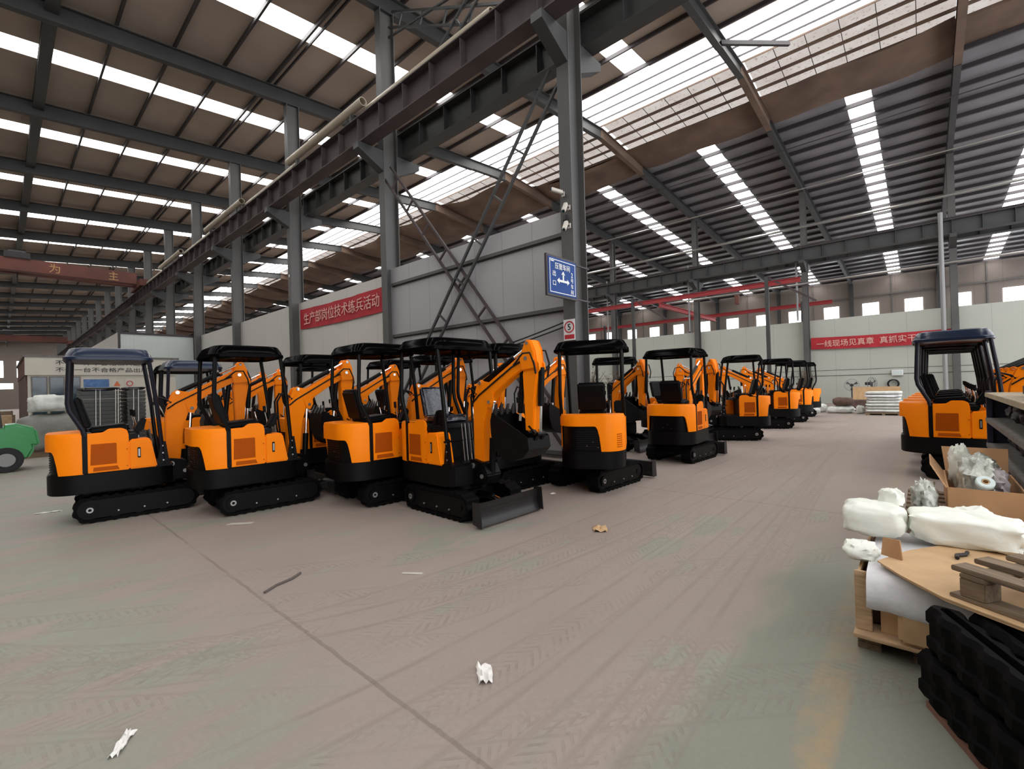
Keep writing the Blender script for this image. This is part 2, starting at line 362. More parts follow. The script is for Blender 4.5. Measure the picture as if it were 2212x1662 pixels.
# ------------------------------------------------------------------ camera
HC = 1.6
th, pi_, ro = R(48.185), R(.2936), R(1.659)
F = Vector((math.sin(th)*math.cos(pi_), math.cos(th)*math.cos(pi_), math.sin(pi_)))
Rt = Vector((math.cos(th), -math.sin(th), 0)); Up = Rt.cross(F)
R2 = Rt*math.cos(ro) - Up*math.sin(ro); U2 = Rt*math.sin(ro) + Up*math.cos(ro)
cam = bpy.data.cameras.new('camera'); cam.sensor_fit = 'HORIZONTAL'; cam.sensor_width = 36; cam.lens = 993.8/2212*36; cam.clip_start = .05; cam.clip_end = 600
co = bpy.data.objects.new('camera', cam); COL.objects.link(co); sc.camera = co
co.matrix_world = Matrix(((R2.x, U2.x, -F.x, 0), (R2.y, U2.y, -F.y, 0), (R2.z, U2.z, -F.z, HC), (0, 0, 0, 1)))

# ------------------------------------------------------------------ building shell
BAY = 6.85; Y0 = 5.5; KS = range(-2, 19)
RX = 21.4                                     # ridge
def zl(x): return 14.2 + .077*(x-8.2)
def zr(x): return zl(RX) - .077*(x-RX)
def zroof(x): return zl(x) if x <= RX else zr(x)
XW, YN, YF = -13., -12., 137.
XOUT = 61.5
struct('floor', MB().box(XW, XOUT, YN-2, YF, -.12, 0), M['floor'])
strips = [1.95+BAY*k for k in range(-2, 20)]
SW = .98
def roof_slab(x0, x1, ya, yb, t=.03, dz=0.):
    a, b = zroof(x0)+dz, zroof(x1)+dz
    return MB().hexa([(x0, ya, a), (x1, ya, b), (x1, yb, b), (x0, yb, a)], [(x0, ya, a+t), (x1, ya, b+t), (x1, yb, b+t), (x0, yb, a+t)])
def gapped(x0, x1):
    mb = MB(); ys = [YN]
    for s in strips: ys += [s-SW/2, s+SW/2]
    ys.append(YF)
    for i in range(0, len(ys), 2): q = roof_slab(x0, x1, ys[i], ys[i+1]); mb.add(q.v, q.f)
    return mb
struct('ceiling_left', gapped(XW, 18.6), M['sheet_left'])
# lining film sags a little between the purlins on the right
PR = [26.2+1.4*i for i in range(26)]
mb = MB(); ys = [YN]
for s in strips: ys += [s-SW/2, s+SW/2]
ys.append(YF)
for i in range(0, len(ys), 2):
    xs = [(a+(b-a)*q/5, .09*math.sin(PI*q/5)) for a, b in zip(PR, PR[1:]) for q in range(5)]+[(PR[-1], 0.)]
    o_ = len(mb.v)
    for x, d in xs: mb.v += [(x, ys[i], zroof(x)-d), (x, ys[i+1], zroof(x)-d), (x, ys[i], zroof(x)+.05), (x, ys[i+1], zroof(x)+.05)]
    for q in range(len(xs)-1):
        a = o_+q*4; mb.f += [(a, a+4, a+5, a+1), (a+2, a+3, a+7, a+6), (a, a+2, a+6, a+4), (a+1, a+5, a+7, a+3)]
struct('ceiling_right', mb, M['sheet_right'], smooth=60)
struct('ceiling_ridge', roof_slab(24.3, 26.25, YN, YF), M['sheet_brown'])
nw = 0
def window(mb, m, smooth=0):
    global nw
    nw += 1; return struct('window_%d' % nw, mb, m, 0, smooth)
for s in strips:
    window(roof_slab(XW, 18.45, s-SW/2, s+SW/2, .02, .012), M['sky'])
    window(roof_slab(26.3, XOUT-.2, s-SW/2, s+SW/2, .02, .012), M['sky'])
for k in range(-2, 18):
    ya, yb = Y0+BAY*k+.12, Y0+BAY*(k+1)-.12
    window(roof_slab(18.6, RX-.05, ya, yb, .02), M['skyridge'])
    window(roof_slab(RX+.05, 24.3, ya, yb, .02), M['skydull'])
    mb = MB()
    n = 6
    for i in range(1, n):
        y = ya+(yb-ya)*i/n; mb.box(RX+.06, 24.3, y-.012, y+.012, 0, .02)
    mb.v = [(x, y, zroof(x)-.02+z) for x, y, z in mb.v]
    struct('trim_panel_seam', mb, M['purlin'])
# purlins, one object per run
px = [2.75+1.55*i for i in range(-9, 11)] + [19.35, 20.1, 20.85, 21.4, 22.1, 22.85, 23.6, 24.35] + [26.2+1.4*i for i in range(0, 26)]
for x in px:
    if x > XOUT-.3: continue
    z = zroof(x)
    mid = 18.6 < x < 24.4
    h, w = ((.16, .07) if x < 20 else (.2, .10)) if not mid else ((.12, .06) if x > RX else (.07, .03))
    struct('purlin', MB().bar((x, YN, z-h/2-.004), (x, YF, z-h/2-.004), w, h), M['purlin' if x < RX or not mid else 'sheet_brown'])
    if not mid: pass
# doubled tie purlins near row A
for x in (7.62, 15.4): struct('purlin', MB().bar((x, YN, zroof(x)-.12), (x, YF, zroof(x)-.12), .05, .1), M['purlin'])
for k in KS:
    y = Y0+BAY*k
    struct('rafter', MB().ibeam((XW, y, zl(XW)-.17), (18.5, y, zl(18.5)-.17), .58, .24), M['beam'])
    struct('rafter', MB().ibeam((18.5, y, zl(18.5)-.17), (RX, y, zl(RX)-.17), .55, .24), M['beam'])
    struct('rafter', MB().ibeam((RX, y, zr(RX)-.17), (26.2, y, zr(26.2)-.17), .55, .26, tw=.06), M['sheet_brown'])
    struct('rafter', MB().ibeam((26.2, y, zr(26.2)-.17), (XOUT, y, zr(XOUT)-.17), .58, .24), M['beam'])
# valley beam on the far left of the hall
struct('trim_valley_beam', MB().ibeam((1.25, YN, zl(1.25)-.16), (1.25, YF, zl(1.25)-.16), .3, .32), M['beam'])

def column(x0, y, h, d=.5, w=.3, m='column'):
    mb = MB(); t = .025
    mb.box(x0, x0+t, y-w/2, y+w/2, 0, h); mb.box(x0+d-t, x0+d, y-w/2, y+w/2, 0, h); mb.box(x0+t, x0+d-t, y-.012, y+.012, 0, h)
    mb.box(x0-.05, x0+d+.05, y-w/2-.05, y+w/2+.05, 0, .03)
    return struct('column', mb, M[m])
for k in KS:
    y = Y0+BAY*k
    column(8.02, y, zl(8.2)-.72)
    column(34.3, y, zr(34.5)-.72)
    if k > -2: column(60.6, y, zr(60.8)-.7, .4, .3, 'beam')
    for xc, s in ((8.02, -1), (8.52, 1), (34.3, -1), (34.8, 1)):
        mb = MB().prism([(xc, 8.98), (xc+s*.85, 8.98), (xc+s*.85, 8.8), (xc, 8.35)], y-.14, y+.14)
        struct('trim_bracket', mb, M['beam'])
def crane_beam(xc, m, ya=YN, yb=YF-3):
    mb = MB().ibeam((xc, ya, 9.78), (xc, yb, 9.78), .78, .4, .03, .02)
    y = ya+.4
    while y < yb:
        mb.box(xc-.18, xc-.012, y, y+.02, 9.04, 9.74); mb.box(xc+.012, xc+.18, y, y+.02, 9.04, 9.74); y += 1.142
    struct('trim_crane_beam', mb, M[m])
    struct('trim_crane_rail', MB().ibeam((xc, ya, 9.92), (xc, yb, 9.92), .14, .09, .03, .03), M['beamdust'])
crane_beam(7.45, 'beamdust'); crane_beam(8.86, 'beam'); crane_beam(33.8, 'beam'); crane_beam(35.3, 'beam')
# laced diagonal bracing in the first two bays of row A
def laced(a, b, w=.42, n=9, m='beamdust', x=8.12, ch=.06):
    a, b = Vector((x, *a)), Vector((x, *b)); d = (b-a).normalized(); sd = d.cross(Vector((1, 0, 0))).normalized()
    mb = MB(); mb.bar(a+sd*w/2, b+sd*w/2, ch, ch, (1, 0, 0)); mb.bar(a-sd*w/2, b-sd*w/2, ch, ch, (1, 0, 0))
    for i in range(n):
        p = a+(b-a)*((i+.5)/n); mb.bar(p+sd*w/2, p-sd*w/2, .045, .045, (1, 0, 0))
    return struct('trim_brace', mb, M[m])
yA, yB = Y0+.2, Y0+BAY-.2
laced((yB, 8.3), (yA, .45)); laced((yA, 8.3), (yB, .45), m='beam', x=8.06)
laced((yB-1.1, 9.9), (yA+.2, 13.1), m='beam', x=8.25, n=6); laced((yA+.2, 9.9), (yB-.1, 13.1), m='beam', x=8.3, n=6)
struct('trim_brace', MB().bar((18.6, Y0-.05, 14.5), (20.9, 3.6, 14.75), .12, .16), M['purlin'])
struct('trim_tie', MB().tube([(8.3, yA, 11.6), (8.3, yB, 12.6)], .04), M['beam'])
# sheet wall between the columns of row A
mb = MB().box(8.24, 8.3, Y0+.02, Y0+BAY, 0, 5.38)
struct('wall_aisle', mb, M['wall_grey'], origin=(8.27, 9, 0))
for z in (4.86, 3.27, .12):
    struct('trim_wall_rail', MB().box(8.16, 8.24, Y0+.16, Y0+BAY-.16, z-.04, z+.04), M['column'])
    struct('trim_wall_rail', MB().box(8.2, 8.24, Y0+.16, Y0+BAY-.16, z-.065, z-.042), M['beam'])
mb = MB().box(8.36, 8.42, Y0+BAY, 33.4, 0, 5.3)
struct('wall_aisle_far', mb, M['wall_beige'], origin=(8.39, 20, 0))
mb = MB().box(4.62, 8.3, 33.4, 33.5, 0, 5.28); struct('wall_partition', mb, M['wall_white'], origin=(6, 33.45, 0))
mb = MB().box(4.5, 4.6, 33.4, 62, 0, 5.28); struct('wall_partition_side', mb, M['wall_beige'], origin=(4.55, 45, 0))
struct('trim_partition_edge', MB().box(4.5, 8.3, 33.36, 33.4, 5.2, 5.32).box(4.5, 4.6, 33.36, 33.4, 0, 5.2).box(8.06, 8.16, 33.34, 33.4, 0, 5.2), M['darkframe'])
# low sheet wall behind row B, tall outer wall and end wall
mb = MB().box(34.85, 34.93, YN, 60, 0, 5.28); struct('wall_right', mb, M['wall_far'], origin=(34.9, 10, 0))
for z, t in ((2.06, .02), (1.72, .03)):
    struct('trim_wall_line', MB().box(34.83, 34.85, YN, 60, z-t/2, z+t/2), M['beam'])
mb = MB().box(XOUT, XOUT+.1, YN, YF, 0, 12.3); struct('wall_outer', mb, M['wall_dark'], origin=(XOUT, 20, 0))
for j in range(-3, 34):
    yc = .55+3.42*j
    window(MB().box(XOUT-.04, XOUT-.01, yc-.68, yc+.68, 7.3, 9.35), M['winlight'])
    struct('trim_girt_post', MB().box(XOUT-.12, XOUT-.02, yc+1.6, yc+1.72, 5.2, 12.1), M['shelfgrey'])
for z in (10.1, 7.05):
    struct('trim_girt', MB().box(XOUT-.2, XOUT-.05, YN, YF, z-.08, z+.08), M['shelfgrey'])
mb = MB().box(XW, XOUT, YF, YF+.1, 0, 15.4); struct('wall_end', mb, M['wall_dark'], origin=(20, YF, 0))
for x0, x1, z0, z1 in ((-1.6, .8, 6.4, 9.7), (2.65, 4.05, 6.4, 9.7), (-1, 2.1, 4.1, 5.2), (9.5, 12, 6.4, 9.7), (14, 17, 6.4, 9.7)):
    window(MB().box(x0, x1, YF-.03, YF-.01, z0, z1), M['winlight'])
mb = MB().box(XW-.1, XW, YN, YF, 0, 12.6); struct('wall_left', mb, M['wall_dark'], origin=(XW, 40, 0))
# sagging lining cloth hung under the ridge
for k in range(-1, 18):
    mb = MB(); ya, yb = Y0+BAY*k+.14, Y0+BAY*(k+1)-.14; n, q = 10, 7; vs = []
    rng = random.Random(k*5+3); sag = rng.uniform(.45, .85) if k >= 1 else .16
    x0 = 21.6+rng.uniform(0, .4) if k >= 2 else 23.9; x1 = 26.4
    for i in range(n+1):
        for j in range(q+1):
            u, v = i/n, j/q; x = x0+(x1-x0)*v + .12*math.sin(u*9+k); y = ya+(yb-ya)*u
            z = zroof(x)-.22-sag*4*u*(1-u)*(.55+.45*math.sin(PI*v))-.10*math.sin(5*v+3*u+k)*sag
            vs.append((x, y, z))
    w = q+1
    vs2 = [(a, b, c+.02) for a, b, c in vs]; m0 = len(vs)
    fs = [(i*w+j, i*w+j+1, (i+1)*w+j+1, (i+1)*w+j) for i in range(n) for j in range(q)]
    fs2 = [tuple(m0+t for t in f[::-1]) for f in fs]
    bd = [(i*w, (i+1)*w) for i in range(n)] + [((i+1)*w+q, i*w+q) for i in range(n)] + [(j+1, j) for j in range(q)] + [(n*w+j, n*w+j+1) for j in range(q)]
    fs3 = [(a, b, b+m0, a+m0) for a, b in bd]
    mb.add(vs+vs2, fs+fs2+fs3)
    struct('ceiling_lining', mb, M['sheet_brown'], smooth=80)
# long service runs along row B
struct('trim_service_pipe', MB().tube([(33.95, YN, 11.15), (33.95, 70, 11.15)], .075, 10), M['galv'])
struct('trim_service_pipe', MB().tube([(30., YN, 12.15), (30., 70, 12.15)], .035, 8), M['galv'])
struct('trim_service_pipe', MB().tube([(27.6, YN, 13.55), (27.6, 70, 13.55)], .03, 8), M['purlin'])
struct('trim_service_pipe', MB().tube([(34.15, YN, 7.6), (34.15, 14.5, 7.6)], .06, 10), M['galv'])
struct('trim_downpipe', MB().tube([(33.55, -.87, 0), (33.55, -.87, 10.2)], .1, 12), M['pedestal'])
for y in (5.9, 12.8, 19.6): struct('trim_downpipe', MB().tube([(34.2, y, 5.3), (34.2, y, 10.2)], .06, 10), M['pedestal'])

# ------------------------------------------------------------------ lights, world, view
w = bpy.data.worlds.new('world'); sc.world = w; w.use_nodes = True
w.node_tree.nodes['Background'].inputs[0].default_value = (.93, .95, 1, 1); w.node_tree.nodes['Background'].inputs[1].default_value = 2.0
sc.view_settings.view_transform = 'Standard'; sc.view_settings.look = 'None'; sc.view_settings.gamma = 1; sc.view_settings.use_curve_mapping = False
sc.view_settings.exposure = .5
sc.cycles.max_bounces = 7; sc.cycles.glossy_bounces = 3
# ------------------------------------------------------------------ excavators
PVX = .42                                     # boom swing pivot, ahead of the slew centre
def arc(cx, cz, r, a0, a1, n): return [(cx+r*math.cos(R(a0+(a1-a0)*i/n)), cz+r*math.sin(R(a0+(a1-a0)*i/n))) for i in range(n+1)]
def stadium(hx, r, zc, n=10): return arc(hx, zc, r, -90, 90, n) + arc(-hx, zc, r, 90, 270, n)
def build_track(mb, hx, r, zc, y0, y1, lug=True):
    """rubber belt as a closed band with lugs, inner hollow"""
    pts = []; 
    base = stadium(hx, r, zc, 12)
    # resample evenly
    L = [0]
    for i in range(len(base)): a, b = base[i], base[(i+1) % len(base)]; L.append(L[-1]+math.hypot(b[0]-a[0], b[1]-a[1]))
    tot = L[-1]; n = 2*round(tot/.055)
    for k in range(n):
        s = tot*k/n; i = max(j for j in range(len(base)) if L[j] <= s+1e-9); a, b = base[i], base[(i+1) % len(base)]
        t = (s-L[i])/max(L[i+1]-L[i], 1e-9); p = (a[0]+(b[0]-a[0])*t, a[1]+(b[1]-a[1])*t)
        cxx = max(-hx, min(hx, p[0])); dx, dz = p[0]-cxx, p[1]-zc; l = math.hypot(dx, dz); pts.append((p[0], p[1], dx/l, dz/l))
    vs = []
    for k, (x, z, nx, nz_) in enumerate(pts):
        o = .018 if (k // 2) % 2 == 0 else 0.
        for y, h in ((y0, o), (y1, o), (y1, -.03), (y0, -.03)): vs.append((x+nx*h, y, z+nz_*h))
    m = len(pts); fs = []
    for k in range(m):
        j = (k+1) % m
        for q in range(4): fs.append((k*4+q, k*4+(q+1) % 4, j*4+(q+1) % 4, j*4+q))
    mb.add(vs, fs)
def make_excavator(variant='stripe'):
    root = thing('mini_excavator', '-', 'excavator')
    low, upp, boomp = [], [], []
    def L_(o): low.append(o); return o
    def U_(o): upp.append(o); return o
    # ---- undercarriage
    HX, TR, ZC = .50, .155, .173
    for s in (-1, 1):
        y0, y1 = s*.27, s*.47
        mb = MB(); build_track(mb, HX, TR, ZC, min(y0, y1), max(y0, y1))
        t = L_(mb.obj('track', M['rubber'], root, smooth=25))
        mb = MB().prism(stadium(HX, .118, ZC, 10), min(s*.29, s*.452), max(s*.29, s*.452)); mb.obj('track_frame', M['black'], t, .006)
        yo = s*.462
        mb = MB().ring((-HX, s*.37, ZC), (0, 1, 0), .125, .02, .17, 18); mb.ring((-HX, yo, ZC), (0, 1, 0), .075, .02, .03, 12); mb.obj('drive_sprocket', M['black'], t)
        MB().ring((-HX, yo+s*.012, ZC), (0, 1, 0), .036, .018, .02, 12).obj('hub_ring', M['steel'], t, label='steel hub ring')
        mb = MB().ring((HX, s*.37, ZC), (0, 1, 0), .12, .025, .15, 18); mb.cyl((HX, yo-s*.08, ZC), (HX, yo, ZC), .04, 10); mb.obj('idler_wheel', M['black'], t)
        for x in (-.25, .0, .25):
            mb = MB().cyl((x, s*.29, .085), (x, s*.455, .085), .052, 12); rl = mb.obj('track_roller', M['black'], t)
        for x in (-.22, .05, .30): MB().cyl((x, yo-.02*s, .12), (x, yo+s*.006, .12), .011, 6).obj('roller_bolt', M['steel'], t, label='silver roller bolt')
    mb = MB().box(-.34, .34, -.27, .27, .16, .30); mb.cyl((0, 0, .29), (0, 0, .40), .27, 24); mb.box(-.06, .06, -.36, .36, .17, .27)
    L_(mb.obj('undercarriage', M['black'], root, .01))
    prof = [(.86, .28), (.90, .29), (.875, .20), (.875, .12), (.905, .045), (.935, .02), (.90, .02), (.865, .05), (.84, .12), (.84, .20)]
    mb = MB().prism(prof, -.53, .53); mb.box(.865, .885, -.53, .53, .185, .205)
    for s in (-1, 1): mb.prism([(.60, .2), (.86, .2), (.86, .11), (.60, .11)], s*.21-.03, s*.21+.03); mb.prism([(.82, .30), (.95, .31), (.97, .02), (.82, .05)], s*.53-.008, s*.53+.008)
    bl = L_(mb.obj('dozer_blade', M['blade'], root, .004, label='worn dark grey dozer blade'))
    MB().cyl((.35, 0, .25), (.62, 0, .24), .038, 10).obj('blade_cylinder', M['black'], bl)
    MB().cyl((.62, 0, .24), (.82, 0, .21), .018, 10).obj('piston_rod', M['chrome'], bl, label='bright chrome blade rod')
    # ---- slew platform (black skirt)
    def outline(inset=0., n=9):
        # plan outline from right pillar round the tail to left pillar; (x,y)
        rx, ry, xb = .36-inset, .30-inset, -.55
        w2 = .48-inset; pts = [(xb, -w2)]
        for i in range(n+1):
            a = R(-90 - 90*i/n); pts.append((xb+rx*math.cos(a) if False else xb-rx*math.sin(R(90*i/n)), -(w2-ry)-ry*math.cos(R(90*i/n))))
        pts += [(x, -y) for x, y in reversed(pts[1:])] + [(xb, w2)]
        return pts
    pl = outline(.01)+[(.22, .47), (.34, .30), (.40, .16), (.40, -.16), (.34, -.40), (.22, -.47)]
    mb = MB().prism(pl, .385, .645, 'z')
    U_(mb.obj('slew_platform', M['black'], root, .012))
    # ---- tail cowl with cut-out
    po = outline(); pin = outline(.025)
    def resample(p, m):
        d = [0]
        for i in range(len(p)-1): d.append(d[-1]+math.dist(p[i], p[i+1]))
        out = []
        for k in range(m+1):
            s = d[-1]*k/m; i = max(j for j in range(len(p)-1) if d[j] <= s+1e-9); t = (s-d[i])/max(d[i+1]-d[i], 1e-9)
            out.append((p[i][0]+(p[i+1][0]-p[i][0])*t, p[i][1]+(p[i+1][1]-p[i][1])*t))
        return out
    m = 56; A = resample(po, m); B = resample(pin, m); cut0, cut1 = (.19, .81) if variant == 'stripe' else (.40, 1.2)
    ztop, zc0, zb = 1.165, .945 if variant == 'stripe' else 1.0, .64
    vs = []; fs = []
    for k in range(m+1):
        u = k/m
        if cut0 < u < cut1:
            e = min(u-cut0, cut1-u)/.055; z0 = zb + (zc0-zb)*math.sqrt(max(0, 1-(1-min(1, e))**2))
            if e < .02: z0 = zb
        else: z0 = zb
        (ax, ay), (bx, by) = A[k], B[k]
        vs += [(ax, ay, z0), (ax, ay, ztop-.045), (ax*.985-.55*.015, ay*.955, ztop), (bx*.95-.55*.05, by*.9, ztop), (bx, by, ztop-.06), (bx, by, z0)]
    for k in range(m):
        for q in range(6): fs.append((k*6+q, k*6+(q+1) % 6, (k+1)*6+(q+1) % 6, (k+1)*6+q))
    fs += [tuple(range(6)), tuple(m*6+q for q in range(6))[::-1]]
    mb = MB().add(vs, fs)
    mb.prism([(x*.95-.0275, y*.9) for x, y in resample(pin, 20)], ztop-.012, ztop, 'z')
    tail = U_(mb.obj('tail_cowl', M['orange'], root, 0, 32))
    if variant != 'stripe':
        mb = MB()
        # grid of dark vent dots on the tail, right of centre
        for i in range(5):
            for j in range(7):
                u = .15+.017*i; k = int(u*m*8)/(8*m); idx = u*m; i0 = int(idx); t = idx-i0
                x = A[i0][0]*(1-t)+A[i0+1][0]*t; y = A[i0][1]*(1-t)+A[i0+1][1]*t
                tx, ty = A[i0+1][0]-A[i0][0], A[i0+1][1]-A[i0][1]; l = math.hypot(tx, ty); nx, ny = ty/l, -tx/l
                if nx*(x+.5)+ny*y < 0: nx, ny = -nx, -ny
                c = Vector((x, y, .70+.03*j)); mb.cyl(c-Vector((nx, ny, 0))*.004, c+Vector((nx, ny, 0))*.003, .009, 8)
        mb.obj('vent_dots', M['grille'], tail, label='grid of small dark vent holes')
    # engine panel seen in the cut-out
    pp = outline(.05); mb = MB().prism(pp, .63, 1.12, 'z'); ep = U_(mb.obj('engine_panel', M['black'], root, .01))
    mb = MB()
    for i in range(9): mb.box(-.875, -.865, -.2, .2, .67+.03*i, .682+.03*i)
    mb.obj('radiator_fins', M['hose'], ep)
    for y, z in ((-.10, .70), (-.03, .77), (.06, .71)): MB().cyl((-.862, y, z), (-.869, y, z), .010, 6).obj('tail_bolt', M['steel'], ep, label='silver tail bolt')
    # ---- side panels
    def side(s):
        hump = [(-.515, .645), (-.515, 1.155), (-.36, 1.16), (-.30, 1.205), (-.17, 1.205), (-.115, 1.175), (-.10, 1.10), (-.10, .645)]
        o = U_(MB().prism(hump, s*.455, s*.482).obj('side_panel', M['orange'], root, .008))
        g = MB().prism([(-.485, .745), (-.475, 1.015), (-.235, 1.015), (-.225, .745)], s*.48, s*.486)
        for i in range(14): g.box(-.475+.0185*i, -.466+.0185*i, min(s*.486, s*.489), max(s*.486, s*.489), .75, 1.01)
        g.obj('grille', M['grille'], o, label='darker orange mesh grille')
        MB().prism([(-.46, .665), (-.455, .715), (-.22, .715), (-.20, .665)], s*.48, s*.486).obj('lower_vent', M['grille'], o, label='low dark orange vent strip')
        for x, z in ((-.12, .92), (-.12, .70)): MB().cyl((x, s*.48, z), (x, s*.487, z), .008, 6).obj('panel_screw', M['grille'], o)
        return o
    if variant == 'stripe': side(-1)
    else:
        o = U_(MB().prism([(-.56, .645), (-.56, 1.13), (.12, 1.10), (.12, .645)], -.482, -.455).obj('side_panel', M['orange'], root, .008))
    side(1)
    for s in (-1, 1):
        if variant == 'stripe': U_(MB().box(-.56, -.51, min(s*.45, s*.487), max(s*.45, s*.487), .645, 1.17).obj('door_pillar', M['black'], root, .004))
    # cabin deck, floor and orange front cowl
    deck = MB().box(-.56, -.10, -.455, .455, .645, 1.13)
    U_(deck.obj('seat_box', M['black'], root, .01))
    U_(MB().box(-.12, .38, -.46, .46, .635, .665).obj('floor_plate', M['black'], root, .004))
    if variant == 'stripe':
        fc = [(-.10, .645), (-.10, 1.02), (-.085, 1.045), (.10, 1.05), (.135, 1.02), (.20, .645)]
        c = U_(MB().prism(fc, -.484, -.27).obj('front_cowl', M['orange'], root, .018))
        mb = MB().box(-.012, .022, -.492, -.482, .79, .93); c2 = mb.obj('handle', M['black'], c, .004, label='black recessed door handle')
        MB().box(-.004, .014, -.496, -.490, .81, .91).obj('handle_insert', M['steel'], c)
        U_(MB().box(-.14, .0, -.47, -.27, 1.055, 1.12).obj('side_console', M['black'], root, .01))
    U_(MB().prism([(-.10, 1.08), (-.10, 1.14), (.02, 1.14), (.03, 1.08)], -.26, .26).obj('seat_front', M['black'], root, .01))
    # seat
    st = U_(MB().prism([(-.50, 1.13), (-.50, 1.22), (-.10, 1.25), (-.06, 1.20), (-.08, 1.13)], -.2, .2).obj('seat', M['seat'], root, .03, seg=3))
    MB().prism([(-.55, 1.20), (-.65, 1.60), (-.62, 1.635), (-.57, 1.625), (-.46, 1.22)], -.205, .205).obj('backrest', M['seat'], st, .04, seg=3)
    # levers
    for s in (-1, 1):
        lv = U_(MB().tube([(-.02, s*.24, 1.10), (.0, s*.245, 1.22), (-.03, s*.25, 1.36)], .009, 8).obj('control_lever', M['chrome'], root))
        MB().tube([(-.03, s*.25, 1.34), (-.035, s*.25, 1.43)], .02, 8).obj('lever_knob', M['seat'], lv)
    for y in (-.10, -.045, .02, .075):
        U_(MB().tube([(.20, y, .66), (.165, y, 1.0), (.15, y, 1.14)], .008, 6).obj('linkage_rod', M['steel'], root))
    U_(MB().tube([(.16, -.40, .93), (.17, .22, .93)], .013, 8).obj('guard_bar', M['black'], root))
    U_(MB().prism([(-.06, 1.14), (.06, 1.14), (.1, 1.32), (.05, 1.34)], -.44, -.30).obj('lever_console', M['seat'], root, .02))
    # canopy and posts
    for s in (-1, 1):
        U_(MB().tube([(-.66, s*.45, 2.14), (-.685, s*.455, 1.55), (-.67, s*.458, 1.45), (-.55, s*.465, 1.20), (-.535, s*.468, 1.12)], .026, 8).obj('rear_post', M['black'], root))
        fp = U_(MB().tube([(.13, s*.45, 2.14), (.21, s*.44, 1.5), (.275, s*.42, .67)], .026, 8).obj('front_post', M['black'], root))
        MB().prism([(.20, .655), (.34, .655), (.30, .98), (.245, .98)], s*.43-.012, s*.43+.012).obj('post_gusset', M['black'], fp)
        for z, x in ((.72, .27), (.82, .265), (.92, .262)): MB().cyl((x, s*.44, z), (x, s*.45, z), .011, 6).obj('gusset_bolt', M['steel'], fp, label='silver bolt')
    mb = MB(); vs = []; nn = 48
    levels = [(2.10, 1.0), (2.104, 1.014), (2.14, 1.012), (2.148, .99), (2.152, .985), (2.195, .955), (2.20, .945), (2.245, .90), (2.258, .86), (2.268, .74), (2.27, .4), (2.271, .02)]
    def sup(a, p): c = math.cos(a); return math.copysign(abs(c)**p, c)
    for z, f in levels:
        for k in range(nn):
            a = 2*PI*k/nn; dx, dy = sup(a, .32), sup(a-PI/2, .32)
            vs.append((-.265+dx*(.455-(1-f)*.5), dy*(.555-(1-f)*.55), z))
    for f, z in ((.94, 2.112), (.02, 2.125)):
        for k in range(nn):
            a = 2*PI*k/nn; vs.append((-.265+sup(a, .32)*.455*f, sup(a-PI/2, .32)*.555*f, z))
    nl = len(levels); fs = []
    for i in range(nl-1):
        for k in range(nn): fs.append((i*nn+k, i*nn+(k+1) % nn, (i+1)*nn+(k+1) % nn, (i+1)*nn+k))
    fs.append(tuple((nl-1)*nn+k for k in range(nn)))
    for i, j in ((0, nl), (nl, nl+1)):
        for k in range(nn): fs.append((i*nn+(k+1) % nn, i*nn+k, j*nn+k, j*nn+(k+1) % nn))
    fs.append(tuple((nl+1)*nn+k for k in range(nn))[::-1])
    mb.add(vs, fs); U_(mb.obj('canopy', M['gloss'], root, 0, 50))
    # ---- swing bracket and digging arm, in coordinates from the swing pivot
    def B_(o): o.location = (PVX, 0, 0); boomp.append(o); return o
    P_ = lambda pts: [(x-PVX, z) for x, z in pts]
    mb = MB().prism(P_([(.30, .36), (.30, .66), (.36, .70), (.56, .66), (.64, .52), (.60, .40)]), -.13, .13)
    mb.cyl((0, 0, .34), (0, 0, .70), .07, 14)
    sb = B_(mb.obj('swing_bracket', M['black'], root, .015))
    MB().cyl((-.03, -.15, .62), (-.03, .15, .62), .035, 12).obj('pivot_pin', M['steel'], sb, label='bright steel pivot pin')
    MB().cyl((.13, -.14, .50), (.13, .14, .50), .028, 12).obj('pivot_pin', M['steel'], sb, label='bright steel pivot pin')
    boom = P_([(.335, .60), (.335, 1.35), (.365, 1.48), (.44, 1.555), (1.22, 1.985), (1.33, 2.0), (1.375, 1.93), (1.32, 1.845), (1.0, 1.685), (.76, 1.53), (.62, 1.36), (.555, 1.15), (.50, .60)])
    mb = MB().prism(boom, -.06, .06)
    bo = B_(mb.obj('boom', M['orange'], root, .012))
    for s in (-1, 1):
        MB().prism(P_([(.36, 1.50), (.43, 1.665), (.49, 1.70), (.54, 1.68), (.66, 1.66), (.60, 1.62)]), s*.045-.012, s*.045+.012).obj('cylinder_ear', M['orange'], bo, .004)
        MB().prism(P_([(.58, 1.50), (.72, 1.56), (.73, 1.42), (.68, 1.34), (.62, 1.36)]), s*.066-.006, s*.066+.006).obj('lift_lug', M['orange'], bo, .004)
        MB().tube([(x-PVX, s*.068, z) for x, z in ((.36, 1.42), (.46, 1.50), (1.05, 1.83), (1.2, 1.89))], .011, 6).obj('boom_hose', M['hose'], bo)
    MB().cyl((.49-PVX, -.075, 1.66), (.49-PVX, .075, 1.66), .026, 12).obj('boom_pin', M['chrome'], bo, label='bright pin')
    MB().cyl((.66-PVX, -.09, 1.42), (.66-PVX, .09, 1.42), .024, 12).obj('boom_pin', M['chrome'], bo, label='bright pin')
    MB().cyl((1.30-PVX, -.10, 1.92), (1.30-PVX, .10, 1.92), .026, 12).obj('boom_pin', M['chrome'], bo, label='bright pin')
